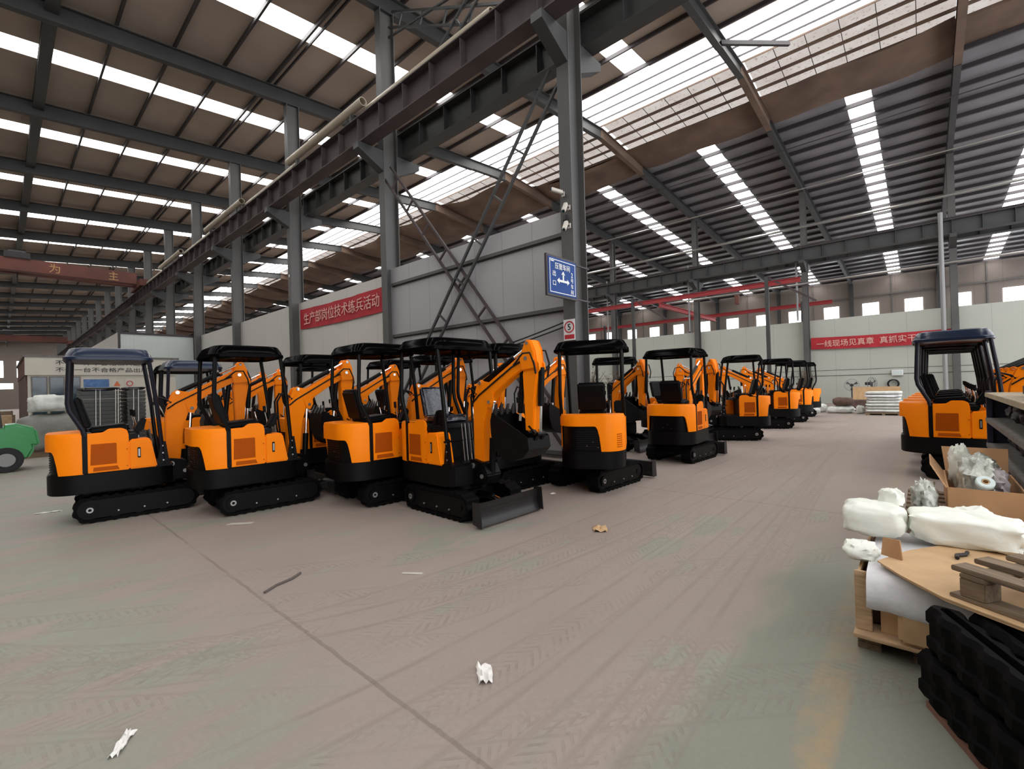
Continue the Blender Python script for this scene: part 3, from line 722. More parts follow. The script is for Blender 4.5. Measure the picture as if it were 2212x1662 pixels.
    arm = P_([(1.275, 2.10), (1.31, 2.135), (1.36, 2.12), (1.415, 2.0), (1.44, 1.86), (1.43, 1.72), (1.385, 1.45), (1.355, 1.05), (1.24, 1.03), (1.225, 1.5), (1.215, 1.74), (1.24, 1.84)])
    mb = MB().prism(arm, -.062, .062)
    for s in (-1, 1): mb.prism(P_([(1.19, 1.93), (1.275, 2.10), (1.31, 2.135), (1.36, 2.12), (1.415, 2.0), (1.43, 1.80), (1.22, 1.78)]), s*.075-.013, s*.075+.013)
    am = B_(mb.obj('arm', M['orange'], root, .01))
    for s in (-1, 1): MB().prism(P_([(1.42, 1.74), (1.47, 1.79), (1.46, 1.86), (1.42, 1.89)]), s*.045-.01, s*.045+.01).obj('cylinder_ear', M['orange'], am)
    MB().cyl((1.32-PVX, -.095, 2.09), (1.32-PVX, .095, 2.09), .022, 12).obj('arm_pin', M['chrome'], am, label='bright pin')
    MB().cyl((1.30-PVX, -.10, 1.075), (1.30-PVX, .10, 1.075), .024, 12).obj('arm_pin', M['chrome'], am, label='bright pin')
    def cyln(name, a, b, f, r, rr):
        a = Vector((a[0]-PVX, 0, a[1])); b = Vector((b[0]-PVX, 0, b[1])); mth = a+(b-a)*f
        o = B_(MB().cyl(a, mth, r, 12).obj(name, M['black'], root, .004)); MB().cyl(mth, b, rr, 10).obj('piston_rod', M['chrome'], o, label='bright chrome piston rod')
        return o
    cyln('arm_cylinder', (.49, 1.66), (1.32, 2.09), .66, .036, .019)
    lc = cyln('lift_cylinder', (.60, .52), (.66, 1.42), .50, .042, .02)
    cyln('bucket_cylinder', (1.455, 1.81), (1.41, 1.06), .58, .036, .018)
    cyln('thumb_cylinder', (1.17, 1.80), (1.10, 1.20), .85, .034, .018)
    mb = MB()
    for s in (-1, 1): mb.bar((1.30-PVX, s*.055, 1.15), (1.42-PVX, s*.055, 1.05), .015, .05, (0, 1, 0)); mb.bar((1.42-PVX, s*.055, 1.06), (1.33-PVX, s*.055, .90), .015, .05, (0, 1, 0))
    mb.cyl((1.42-PVX, -.07, 1.06), (1.42-PVX, .07, 1.06), .022, 10)
    B_(mb.obj('bucket_link', M['black'], root))
    sh = P_([(1.38, 1.03), (1.40, .90), (1.30, .80), (1.12, .745), (.97, .77), (.86, .86), (.80, 1.02), (.79, 1.20), (.82, 1.30)])
    shi = P_([(1.36, 1.02), (1.375, .91), (1.285, .82), (1.12, .77), (.98, .79), (.88, .875), (.825, 1.02), (.815, 1.20), (.84, 1.29)])
    mb = MB().prism(sh+shi[::-1], -.19, .19)
    for s in (-1, 1): mb.prism(sh+P_([(.95, 1.24), (1.25, 1.10)]), s*.185-.008, s*.185+.008)
    mb.box(1.24-PVX, 1.36-PVX, -.07, -.05, .85, 1.1); mb.box(1.24-PVX, 1.36-PVX, .05, .07, .85, 1.1)
    bk = B_(mb.obj('bucket', M['black'], root, .004))
    for i in range(4):
        y = -.15+.1*i; MB().prism(P_([(.80, 1.27), (.85, 1.27), (.865, 1.40)]), y-.02, y+.02).obj('bucket_tooth', M['blade'], bk)
    for i, y in enumerate((-.045, .045)):
        B_(MB().tube([(x-PVX, y, z) for x, z in ((.25, .75), (.20, 1.2), (.19, 1.48), (.26, 1.60), (.36, 1.56), (.42, 1.50))], .014, 7).obj('hydraulic_hose', M['hose'], root))
    B_(MB().tube([(x-PVX, .085, z) for x, z in ((1.15, 1.87), (1.32, 2.02), (1.45, 2.0), (1.50, 1.85), (1.47, 1.70))], .012, 7).obj('hydraulic_hose', M['hose'], root))
    B_(MB().tube([(x-PVX, -.085, z) for x, z in ((1.10, 1.85), (1.25, 1.98), (1.36, 1.98), (1.42, 1.85), (1.44, 1.74))], .012, 7).obj('hydraulic_hose', M['hose'], root))
    for o in low: o['g'] = 0
    for o in upp: o['g'] = 1
    for o in boomp: o['g'] = 2
    return root
E1 = make_excavator('stripe'); E2 = make_excavator('dots')
EXC = [
 # x, y, heading, slew, swing, proto, options, label
 (1.31, 8.42, -6, 0, 0, 1, 'navy', 'orange mini excavator with a dark blue canopy, leftmost of the front row'),
 (2.58, 7.26, -4, 0, 6, 1, '', 'orange mini excavator with black canopy, second from the left in the front row'),
 (3.97, 6.08, -5, 0, 0, 1, '', 'orange mini excavator in the front row, just left of the one showing its dozer blade'),
 (4.13, 4.65, -92, 0, 0, 1, 'wrap', 'orange mini excavator turned towards the aisle with its dozer blade in front, seat film-wrapped'),
 (5.62, 5.12, -4, 0, 0, 1, '', 'orange mini excavator partly hidden right behind the one showing its blade'),
 (6.45, 3.98, -3, 30, 0, 2, 'noboom', 'orange mini excavator seen from behind below the speed limit sign, dotted vent on tail'),
 (10.3, 5.75, -95, -55, 40, 1, '', 'orange mini excavator facing the aisle beside the dry twigs, boom reaching to the right'),
 (9.55, 3.8, -4, 6, 0, 1, '', 'orange mini excavator seen from its tail, alone in the aisle right of the big column'),
 (11.97, 5.0, -112, 0, 0, 1, 'nocanopy', 'orange mini excavator without canopy, behind the one alone in the aisle'),
 (13.45, 3.95, 116, 0, 0, 1, '', 'orange mini excavator nearest of the line running to the far wall, boom to the left'),
 (17.1, 3.9, 113, 0, 0, 1, '', 'orange mini excavator, second of the line that runs to the far wall'),
 (19.8, 3.95, 113, 0, 0, 1, '', 'orange mini excavator, third of the line that runs to the far wall'),
 (22.6, 4.1, 113, 0, 0, 1, '', 'orange mini excavator at the far end of the line, beside the white sacks'),
 (10.0, -.60, -90, 0, 0, 1, 'navy', 'orange mini excavator with dark blue canopy, nearest of the row behind the navy rack'),
 (11.25, -.62, -90, 0, 0, 1, '', 'orange mini excavator directly behind the dark blue canopied one on the right'),
 (12.5, -.66, -90, 0, 0, 1, '', 'orange mini excavator, third in the right hand row counted from the rack'),
 (13.75, -.70, -90, 0, 0, 1, '', 'orange mini excavator, fourth in the right hand row counted from the rack'),
 (15.0, -.74, -90, 0, 0, 1, '', 'orange mini excavator, last in the right hand row counted from the rack'),
 (2.9, 11.9, -5, 0, 0, 1, '', 'orange mini excavator farthest back on the left, canopy end peeping out by the booth'),
 (2.75, 10.5, -5, 0, 0, 1, 'navy', 'orange mini excavator in the back row on the left with a dark blue canopy'),
 (4.15, 8.3, -5, 0, 0, 1, '', 'orange mini excavator in the back row, between the second and third of the front row'),
 (5.25, 10.25, -5, 0, 0, 1, '', 'orange mini excavator deepest in the back row, under the red banner'),
 (6.3, 9.0, -5, 0, 0, 1, '', 'orange mini excavator in the back row, before the steel column by the grey wall'),
 (6.1, 7.08, -5, 0, 0, 1, '', 'orange mini excavator in the back row before the grey wall with the crossed braces'),
]
def place_exc(i, x, y, hd, slew, swing, proto, opt, label):
    src = E1 if proto == 1 else E2
    r = src if (proto == 1 and i == 0) or proto == 2 else copy_tree(src)
    r.location = (x, y, 0); r.rotation_euler = (0, 0, R(hd)); r['label'] = label; r['group'] = 'orange mini excavators parked in the hall'
    for o in list(r.children):
        g = o['g']
        if g >= 1:
            a = R(slew)
            if g == 1: o.rotation_euler = (0, 0, a)
            else:
                o.location = (PVX*math.cos(a), PVX*math.sin(a), 0); o.rotation_euler = (0, 0, a+R(swing))
    return r
exc = []
for i, e in enumerate(EXC): exc.append(place_exc(i, *e))
for r, e in zip(exc, EXC):
    opt = e[6]
    for o in [c for c in r.children] + [g for c in r.children for g in c.children]:
        st = o.name.split('.')[0]
        if opt == 'navy' and st in ('canopy', 'rear_post', 'front_post'):
            o.data = o.data.copy(); o.data.materials[0] = M['navy' if st == 'canopy' else 'navypost']
            if st == 'canopy': o['label'] = 'dark blue canopy'
        if opt == 'wrap' and st in ('seat', 'backrest'):
            o.data = o.data.copy(); o.data.materials[0] = M['wrap']; o['label'] = 'film-wrapped ' + st
    if opt == 'noboom':
        for o in list(r.children):
            if o.name.split('.')[0] in ('boom', 'arm', 'bucket', 'arm_cylinder', 'lift_cylinder', 'bucket_cylinder', 'thumb_cylinder', 'bucket_link', 'hydraulic_hose'):
                for g in list(o.children): bpy.data.objects.remove(g)
                bpy.data.objects.remove(o)
    if opt == 'nocanopy':
        for o in list(r.children):
            if o.name.split('.')[0] in ('canopy', 'rear_post', 'front_post'):
                for g in list(o.children): bpy.data.objects.remove(g)
                bpy.data.objects.remove(o)
for o in bpy.data.objects:
    if 'g' in o.keys(): del o['g']
# ------------------------------------------------------------------ signs, banners, cameras
XD, ZD, YM = (1, 0, 0), (0, 0, 1), (0, -1, 0)
def fit_text(name, body, w, h, m, parent, o, xd, yd, lab=None):
    """lettering scaled to w x h metres, centred at o (parent space)"""
    me = text_mesh(body, 1.); xs = [v.co.x for v in me.vertices]; ys = [v.co.y for v in me.vertices]
    cx, cy = (min(xs)+max(xs))/2, (min(ys)+max(ys))/2; sx, sy = w/max(max(xs)-min(xs), 1e-6), h/max(max(ys)-min(ys), 1e-6)
    me.transform(frame_mtx(o, xd, yd) @ Matrix.Diagonal((sx, sy, 1, 1)) @ Matrix.Translation((-cx, -cy, 0)))
    me.name = name; me.materials.clear(); me.materials.append(m)
    ob = bpy.data.objects.new(name, me); COL.objects.link(ob); ob.parent = parent
    if lab: ob['label'] = lab
    return ob
# blue direction sign hung from the big column, plane Y = 5.25
t = thing('direction_sign', 'blue workshop direction sign with white arrows bracketed to the big steel column', 'sign', (7.46, 5.25, 3.72))
MB().box(-.52, .50, 0, .05, -.40, .40).obj('frame', M['darkframe'], t, .006)
MB().box(-.47, .46, -.008, 0, -.355, .355).obj('panel', M['sign_blue'], t)
MB().box(-.435, .425, -.012, -.008, .305, .32).box(-.435, .425, -.012, -.008, -.325, -.31).box(-.435, -.42, -.012, -.008, -.31, .305).box(.41, .425, -.012, -.008, -.31, .305).obj('border_line', M['white'], t)
mb = MB(); q = -.013
def pr(poly): mb.prism(poly, q-.003, q+.003)
pr([(-.022, -.06), (.022, -.06), (.022, .06), (-.022, .06)]); pr([(-.06, .05), (.06, .05), (0, .125)])
pr([(-.13, -.10), (.13, -.10), (.13, -.055), (-.13, -.055)]); pr([(-.13, -.135), (-.13, -.02), (-.21, -.078)]); pr([(.13, -.135), (.21, -.078), (.13, -.02)])
mb.obj('arrow', M['white'], t)
fit_text('lettering', '压管车间', .50, .125, M['white'], t, (-.02, q, .20), XD, ZD)
for i, c in enumerate('出口'): fit_text('lettering', c, .095, .11 if c == '出' else .09, M['white'], t, (-.30, q, .045-.19*i), XD, ZD)
for i, c in enumerate('2号车间'): fit_text('lettering', c, .085 if i else .06, .095, M['white'], t, (.30, q, .09-.115*i), XD, ZD)
MB().box(-.405, -.295, q-.002, q+.002, .268, .292).obj('logo_strip', M['white'], t)
for z in (.34, -.36): MB().bar((.5, .03, z), (1.0, .03, z), .03, .03).obj('bracket', M['darkframe'], t)
# speed limit sign on the column face
t = thing('speed_limit_sign', 'white speed limit sign with a 5 in a red ring on the big column', 'sign', (8.005, 5.5, 2.76))
YM_ = (0, -1, 0)
MB().box(-.006, 0, -.145, .145, -.22, .22).obj('plate', M['white'], t)
MB().ring((-.009, 0, .06), (1, 0, 0), .125, .10, .006, 32).obj('red_ring', M['signred'], t)
fit_text('numeral', '5', .075, .13, M['ink'], t, (-.010, 0, .06), YM_, ZD)
MB().box(-.010, -.006, -.12, .12, -.19, -.10).obj('red_bar', M['signred'], t)
# security cameras
for i, (y, z, lab) in enumerate(((5.55, 5.62, 'white security camera pointing left, highest on the big column'), (5.42, 5.30, 'small white security camera just under the highest one on the big column'), (5.42, 4.92, 'lowest white security camera on the big column, above the blue sign'))):
    t = thing('security_camera', lab, 'security camera', (8.0, y, z), 0, 'security cameras on the big column')
    a = (-.26, .16, .06) if i == 0 else (-.12, -.03, -.16)
    MB().box(-.02, 0, -.035, .035, -.05, .05).obj('mount', M['camera'], t)
    MB().tube([(-.01, 0, 0), (-.08, 0, .0), (-.10, .02, .02)], .014).obj('arm', M['fan'], t)
    d = Vector(a).normalized(); p = Vector((-.10, .02, .03))
    MB().bar(p-d*.06, p+d*.2, .08, .075).obj('housing', M['camera'], t, .012)
    MB().cyl(p+d*.195, p+d*.21, .03, 12).obj('lens', M['glass_dark'], t)
t = thing('junction_box', 'small dark junction box between the cameras on the big column', 'box', (8.0, 5.5, 5.1)); MB().box(-.06, 0, -.05, .05, -.06, .06).obj('body', M['darkframe'], t, .008); MB().box(-.066, -.06, -.035, .035, -.045, .045).obj('cover', M['beam'], t)
for dz, sg in ((0, .12), (.10, .18)):
    pts = []
    for i in range(15):
        u = i/14; pts.append((8.13, 5.7+4.4*u, 2.86+dz-.72*u-sg*4*u*(1-u)*.4))
    tag(MB().tube(pts, .016, 7).obj('power_cable', M['cable']), 'black cable drooping along the grey wall, ' + ('lower of the pair' if dz == 0 else 'upper of the pair'), 'cable', 'cables on the grey wall')
# red banners
def banner(name, x, ya, yb, za, zb, h, txt, lab, tw, cx, th):
    t = thing(name, lab, 'banner', (x, (ya+yb)/2, (za+zb)/2)); L = abs(yb-ya); n = 24; vs = []
    for i in range(n+1):
        u = i/n; y = L/2-L*u; z0 = (za-zb)/2*(1-2*u)-.05*4*u*(1-u); d = .012*math.sin(u*23)+.008*math.sin(u*51)
        for dx in (-.004, .004):
            vs += [(d+dx, y, z0-h/2), (d*1.5+dx, y, z0+h/2)]
    fs = []
    for i in range(n):
        a, b = i*4, (i+1)*4; fs += [(a, a+1, b+1, b), (a+2, b+2, b+3, a+3), (a+1, a+3, b+3, b+1), (a, b, b+2, a+2)]
    fs += [(0, 2, 3, 1), (n*4, n*4+1, n*4+3, n*4+2)]
    MB().add(vs, fs).obj('cloth', M['redcloth'], t, smooth=60)
    fit_text('lettering', txt, tw, th, M['pinkchar'], t, (-.04, cx, -.02), YM, ZD)
    return t
banner('red_banner', 8.31, 18.95, 12.55, 4.60, 4.56, .80, '生产部岗位技术练兵活动', 'red banner with pale characters stretched between two columns above the left machines', 5.5, .05, .46)
banner('red_banner', 34.7, 5.3, -1.2, 3.80, 3.72, .74, '一线现场见真章  真抓实干出实效', 'red banner with pale characters on the pale wall beyond the right hand machines', 6.0, -.05, .42)
tag(MB().box(-.004, 0, -.05, .05, -.05, .05).obj('column_tag', M['white'], loc=(8.01, 19.2, 6.4)), 'small white tag high on a column left of the red banner', 'tag')

# ------------------------------------------------------------------ cranes and pipes
for y, z, lab, ch in ((44.8, 10.0, 'nearer rust-red bridge crane girder with faded characters spanning the left bay', True), (97, 10.0, 'farther rust-red bridge crane girder deep in the left bay', False)):
    t = thing('bridge_crane', lab, 'crane', (-2.8, y, z), 0, 'bridge cranes of the left bay')
    MB().box(-10, 10.0, -.28, .28, .25, 1.1).obj('girder', M['rust'], t, .02)
    MB().box(-10, 10.0, .9, 1.35, .25, 1.05).obj('girder', M['rust'], t, .02)
    MB().box(10.0, 10.5, -1.4, 2.4, -.0, .5).obj('end_carriage', M['rust'], t, .02)
    mb = MB().box(3.2, 4.4, -.35, 1.4, 1.1, 1.5); mb.cyl((3.4, .5, 1.6), (4.2, .5, 1.6), .25); mb.obj('trolley', M['fan'], t)
    MB().tube([(3.8, .5, 1.2), (3.8, .5, -.6)], .03).obj('hoist_rope', M['cable'], t)
    if ch:
        for c, x in (('为', 5.55), ('主', 8.65)): fit_text('lettering', c, .55, .62, M['yellowchar'], t, (x, -.285, .68), XD, ZD)
    else:
        pass
PY_ = [(7.0+5.05*i, i) for i in range(7)]
names = ['first', 'second', 'third', 'fourth', 'fifth', 'sixth', 'seventh', 'eighth', 'ninth', 'tenth', 'eleventh', 'twelfth']
for y, i in PY_:
    xo, z = ((7.575, 10.06), (7.30, 10.14))[i % 2]
    t = thing('cream_pipe', 'cream pipe length lying along the crane beam, %s counted from the big column' % names[i], 'pipe', (xo, y+2.65, z), 0, 'pipe lengths along the crane beam')
    MB().ring((0, 0, 0), (0, 1, 0), .125, .105, 5.2, 20).obj('pipe_tube', M['pipe'], t)
    for dy in (-1.9, 1.9): MB().box(-.03, .03, dy-.05, dy+.05, 9.781-z, -.115).obj('saddle', M['beam'], t)
t = thing('workstation_crane', 'red light crane frame with rails and posts in front of the far windows', 'crane', (32.5, 5.5, 0))
def rel(p): return (p[0]-32.5, p[1]-5.5, p[2])
MB().ibeam(rel((32.5, 5.4, 7.76)), rel((32.5, 40, 7.76)), .3, .18, .04, .05).obj('rail', M['redrail'], t)
MB().ibeam(rel((44, 5.2, 7.75)), rel((44, 40, 7.75)), .3, .18, .04, .05).obj('rail', M['redrail'], t)
MB().ibeam(rel((32.2, 14.2, 7.42)), rel((44.3, 14.2, 7.42)), .34, .2, .05, .05).obj('bridge_girder', M['redrail'], t)
for y in (7.24, 16.43, 25.6):
    p = MB().bar(rel((32.5, y, 0)), rel((32.5, y, 8.1)), .2, .2, (1, 0, 0)).obj('post', M['beam'], t)
    MB().bar(rel((32.5, y-.1, 8.0)), rel((32.5, y-2.6, 6.2)), .12, .12, (1, 0, 0)).obj('knee_brace', M['beamdust'], p)
    MB().bar(rel((44, y, 0)), rel((44, y, 7.9)), .2, .2, (1, 0, 0)).obj('post', M['beam'], t)
MB().bar(rel((32.5, 9.0, 7.2)), rel((32.5, 9.0, 6.6)), .25, .25, (1, 0, 0)).obj('hoist', M['rust'], t)

# ------------------------------------------------------------------ office booth and stores on the left
t = thing('office_booth', 'cream office booth with dark windows and a line of black characters on its fascia', 'booth', (2.7, 22, 0))
bx = lambda x0, x1, y0, y1, z0, z1: MB().box(x0-2.7, x1-2.7, y0-22, y1-22, z0, z1)
bx(.66, 4.7, 22.05, 22.15, 0, 2.5).obj('front_wall', M['cream_wall'], t)
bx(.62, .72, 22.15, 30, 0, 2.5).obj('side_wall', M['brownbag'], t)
bx(4.6, 4.7, 22.15, 30, 0, 2.5).obj('side_wall', M['cream_wall'], t)
fa = bx(.60, 4.75, 21.98, 22.08, 2.45, 3.05).obj('fascia', M['cream_wall'], t)
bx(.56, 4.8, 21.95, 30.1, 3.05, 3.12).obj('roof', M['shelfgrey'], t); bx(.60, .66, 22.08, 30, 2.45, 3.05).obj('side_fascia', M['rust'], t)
fit_text('lettering', '不让一件不合格物料进厂', 2.5, .165, M['char'], t, (2.57-2.7, -.03, 2.875), XD, ZD)
fit_text('lettering', '不让一台不合格产品出厂', 2.5, .165, M['char'], t, (2.57-2.7, -.03, 2.635), XD, ZD)
for x0, x1 in ((.74, 1.12), (1.16, 1.54), (1.58, 1.94)):
    f = bx(x0, x1, 22.0, 22.05, .95, 2.4).obj('window_frame', M['shelfgrey'], t); bx(x0+.03, x1-.03, 21.99, 22.0, .98, 2.37).obj('pane', M['glass_dark'], f)
f = bx(2.02, 2.70, 22.02, 22.05, 1.80, 2.30).obj('notice_board', M['blueboard'], t)
for x, nm in ((2.92, 'warning_sign'), (3.28, 'prohibition_sign')):
    p = bx(x-.14, x+.14, 22.03, 22.05, 1.86, 2.30).obj(nm, M['cream_wall'], t)
    if nm == 'warning_sign': MB().prism([(x-2.7-.1, 2.05), (x-2.7+.1, 2.05), (x-2.7, 2.24)], .015, .03).obj('triangle', M['warn'], p)
    else: MB().ring((x-2.7, .02, 2.14), (0, 1, 0), .1, .075, .015, 20).obj('red_ring', M['signred'], p)
    bx(x-.1, x+.1, 22.015, 22.03, 1.90, 1.95).obj('text_bar', M['darkframe'], p)
# forklift, only its tail is in the picture
t = thing('forklift', 'green forklift with black tyres parked at the left edge', 'forklift', (-.35, 15.9, 0))
MB().prism([(-1.3, .25), (-1.3, .75), (-.2, .80), (-.1, .98), (.55, 1.0), (.86, .85), (.92, .5), (.80, .25)], -.5, .5).obj('chassis', M['green'], t, .06, seg=3)
MB().prism([(.35, .55), (.4, 1.06), (.62, 1.08), (.94, .95), (1.0, .55)], -.48, .48).obj('counterweight', M['green'], t, .05, seg=3)
for x, y in ((.45, -.46), (.45, .46), (-.95, -.5), (-.95, .5)):
    w_ = MB().ring((x, y, .28), (0, 1, 0), .28, .15, .2, 24).obj('tyre', M['tyre'], t, .02); MB().cyl((x, y-.08, .28), (x, y+.08, .28), .15, 16).obj('wheel_hub', M['pedestal'], w_)
MB().prism([(-.2, 1.0), (-.2, 1.1), (.15, 1.12), (.28, 1.55), (.36, 1.55), (.3, 1.0)], -.25, .25).obj('seat', M['seat'], t, .03)
for y in (-.42, .42):
    MB().tube([(.38, y, 1.0), (.3, y, 2.0), (-1.0, y, 2.05), (-1.25, y, .75)], .035, 8).obj('guard_post', M['beam'], t)
mb = MB()
for i in range(7): mb.bar((-.95+.2*i, -.42, 2.04), (-.95+.2*i, .42, 2.04), .03, .03)
mb.obj('overhead_guard', M['beam'], t)
for y in (-.3, .3): MB().bar((-1.5, y, .1), (-1.5, y, 2.2), .1, .1, (1, 0, 0)).obj('mast', M['beam'], t); MB().box(-2.6, -1.5, y-.06, y+.06, .06, .1).obj('fork', M['beam'], t)
for x, y, s_, lab in ((-.15, 24.5, .55, 'tan wooden storage crate behind the forklift, nearest of three'), (-.75, 29, .8, 'brown wooden storage crate behind the forklift, middle of three'), (-.2, 35, .7, 'dark wooden storage crate behind the forklift, farthest of three')):
    t = thing('storage_crate', lab, 'crate', (x, y, 0), 0, 'storage crates behind the forklift'); m_ = M[('woodlight', 'card2', 'wood')[int(y) % 3]]
    MB().box(-s_, s_, -.5, .5, .1, 1.1).obj('body', m_, t, .01)
    for xx in (-s_, -.04, s_-.08): MB().box(xx, xx+.08, -.52, -.5, .1, 1.12).obj('batten', M['wood'], t); MB().box(xx, xx+.08, -.5, .5, 0, .1).obj('skid', M['wood'], t)
# tarpaulin covered load and bulk bag
t = thing('pallet_load', 'grey tarpaulin-covered pallet load behind the green forklift', 'pallet load', (1.05, 19.2, 0))
MB().box(-.75, .75, -.6, .6, 0, .14).obj('pallet', M['wood'], t)
mb = blob(0, 0, .66, .72, .62, .54, 3, .12, 1.8, 28, 16, .14, .55); mb.obj('tarpaulin', M['sackgrey'], t, smooth=80)
MB().box(-.65, .7, -.55, .55, .14, .55).obj('boxes', M['brownbag'], t)
t = tag(blob(0, 0, .22, .42, .40, .26, 5, .22, 2.6, 24, 14, 0., .6).obj('bulk_bag', M['sack'], smooth=80, loc=(.98, 19.1, 1.27)), 'white bulk bag on top of the grey tarpaulin load', 'bag')
t = tag(blob(0, 0, .2, .38, .34, .22, 9, .25, 2.6, 24, 14, 0., .6).obj('bulk_bag', M['sack'], smooth=80, loc=(2.25, 19.4, 0)), 'white bulk bag on the floor right of the tarpaulin load', 'bag')
for x0, x1, lab in ((1.38, 2.10, 'wider stack of dark trays tied with white straps before the office booth'), (2.26, 2.62, 'narrower stack of dark trays tied with white straps, right of the wider stack')):
    t = thing('tray_stack', lab, 'tray stack', ((x0+x1)/2, 16, 0), 0, 'strapped tray stacks'); w2 = (x1-x0)/2
    MB().box(-w2, w2, -.5, .5, 0, .14).obj('pallet', M['wood'], t)
    MB().box(-w2-.02, w2+.02, -.52, .52, .14, .5).obj('carton_base', M['card'], t)
    for i in range(13):
        z = .50+.1*i; MB().prism([(-w2, z), (w2, z), (w2+.015, z+.06), (w2+.015, z+.094), (-w2-.015, z+.094), (-w2-.015, z+.06)], -.5, .5).obj('tray', M['tray'], t)
    o = blob(0, 0, 1.85, w2+.035, .54, .045, 4, .2, 3, 20, 8, None, .5).obj('cover_sheet', M['fan'], t, smooth=80)
    for x in ((-.12, -.04, .26, .31) if w2 > .3 else (-.08, .02)):
        MB().bar((x, -.522, .5), (x+.02, -.522, 1.84), .03, .012, (1, 0, 0)).obj('strap', M['strap'], t)

# ------------------------------------------------------------------ stores along the far wall
t = thing('floor_pallet', 'dark low pallet under the stack of white sacks', 'pallet', (24.6, 1.25, 0)); MB().box(-.55, .55, -.62, .62, .06, .12).obj('deck', M['wood'], t)
for y in (-.5, 0, .5): MB().box(-.55, .55, y-.05, y+.05, 0, .06).obj('runner', M['wood'], t)
ord_ = ['lowest', 'second lowest', 'third from the bottom', 'middle', 'third from the top', 'second from the top', 'topmost']
for i in range(7):
    z = .12+.122*i; rng = random.Random(i)
    o = blob(0, 0, .06, .54+rng.uniform(-.03, .03), .58+rng.uniform(-.03, .03), .0575, i+11, .07, 2.2, 28, 10, None, .32).obj('white_sack', M['sack' if i != 5 else 'paperwhite'], smooth=80, loc=(24.6, 1.25+rng.uniform(-.03, .03), z))
    tag(o, '%s white sack of the tall stack by the far wall' % ord_[i], 'sack', 'stacked white sacks')
for i, (x, y, rx, ry, rz, m, lab) in enumerate(((25.3, 2.8, .45, .5, .16, 'sack', 'flattened pale sack lying left of the tall white stack'), (25.7, 3.62, .22, .22, .2, 'sack', 'crumpled pale bag at the left end of the scrap heap'), (25.0, 2.08, .15, .15, .18, 'sack', 'small white bag between the brown bundle and the tall stack'), (24.95, 3.72, .2, .2, .12, 'sack', 'small white bag leaning by the last excavator of the line'))):
    tag(blob(0, 0, rz*.92, rx, ry, rz, i+31, .25, 2.4, 24, 12, 0., .7).obj('scrap_sack', M[m], smooth=80, loc=(x, y, 0)), lab, 'sack', 'loose sacks by the far wall')
tag(blob(0, 0, .18, .34, .38, .19, 41, .12, 2, 24, 12, 0., .6).obj('brown_bundle', M['brownbag'], smooth=80, loc=(25.3, 2.72, .33)), 'brown bundle resting on the flattened pale sack', 'bundle')
tag(MB().box(-.5, .5, -.6, .6, 0, .5).obj('brown_crate', M['brownbag'], None, .03, loc=(27.5, 2.6, 0)), 'dark brown crate behind the brown bundle', 'crate')
t = thing('metal_drum', 'short dark drum behind the loose sacks by the far wall', 'drum', (27.6, 4.3, 0)); MB().cyl((0, 0, 0), (0, 0, .62), .42, 24).obj('shell', M['scrap'], t); MB().ring((0, 0, .6), (0, 0, 1), .435, .40, .04, 24).obj('rim', M['beam'], t)
tag(MB().box(-.03, .03, -1.0, 1.0, 0, 1.05).obj('tan_board', M['card'], loc=(31.2, 1.9, 0)), 'tan board standing behind the white sack stack', 'board')
for y, z, lab, a in ((3.15, 1.12, 'black industrial fan standing left by the far wall', 10), (2.25, 1.2, 'black industrial fan turned sideways behind the white sack stack', 65)):
    t = thing('industrial_fan', lab, 'fan', (33.4, y, 0), R(a), 'industrial fans by the far wall')
    MB().cyl((0, 0, 0), (0, 0, .05), .28, 24).obj('base', M['fan'], t); MB().cyl((0, 0, .05), (0, 0, z), .03, 10).obj('pole', M['fan'], t)
    MB().cyl((-.05, 0, z), (.28, 0, z), .09, 14).obj('motor', M['fan'], t)
    mb = MB()
    for k in range(3):
        b = 2*PI*k/3+.5; mb.hexa([(-.06, math.cos(b)*.03, z+math.sin(b)*.03), (-.10, math.cos(b-.2)*.30, z+math.sin(b-.2)*.30), (-.06, math.cos(b+.3)*.30, z+math.sin(b+.3)*.30)], [(-.05, math.cos(b)*.03, z+math.sin(b)*.03), (-.09, math.cos(b-.2)*.30, z+math.sin(b-.2)*.30), (-.05, math.cos(b+.3)*.30, z+math.sin(b+.3)*.30)])
    mb.obj('blades', M['fan'], t)
    mb = MB()
    for rr in (.12, .22, .33): mb.ring((-.14, 0, z), (1, 0, 0), rr+.005, rr-.005, .01, 28)
    for k in range(12):
        b = 2*PI*k/12; mb.tube([(-.14, .05*math.cos(b), z+.05*math.sin(b)), (-.14, .33*math.cos(b), z+.33*math.sin(b)), (.02, .35*math.cos(b), z+.35*math.sin(b))], .004, 5)
    mb.ring((.0, 0, z), (1, 0, 0), .36, .34, .02, 28); mb.obj('cage', M['cage'], t)
t = thing('hose_reel', 'coil of black hose hung on the far wall', 'hose', (34.72, 1.3, 1.14))
mb = MB()
for k in range(4): mb.tube([(-.03*k, .24*math.cos(a*PI/12)+.01*k, .24*math.sin(a*PI/12)) for a in range(24)], .03, 8, closed=True)
mb.obj('coil', M['hose'], t, smooth=60); MB().box(-.1, .125, -.03, .03, .16, .24).obj('hook', M['steel'], t)
t = thing('wall_box', 'white electrical box on the far wall above the hose coil', 'box', (34.8, 1.12, 1.78)); MB().box(-.14, .04, -.26, .26, -.16, .16).obj('body', M['white'], t, .01); MB().box(-.15, -.14, -.22, .22, -.12, .12).obj('cover', M['pvcwhite'], t)
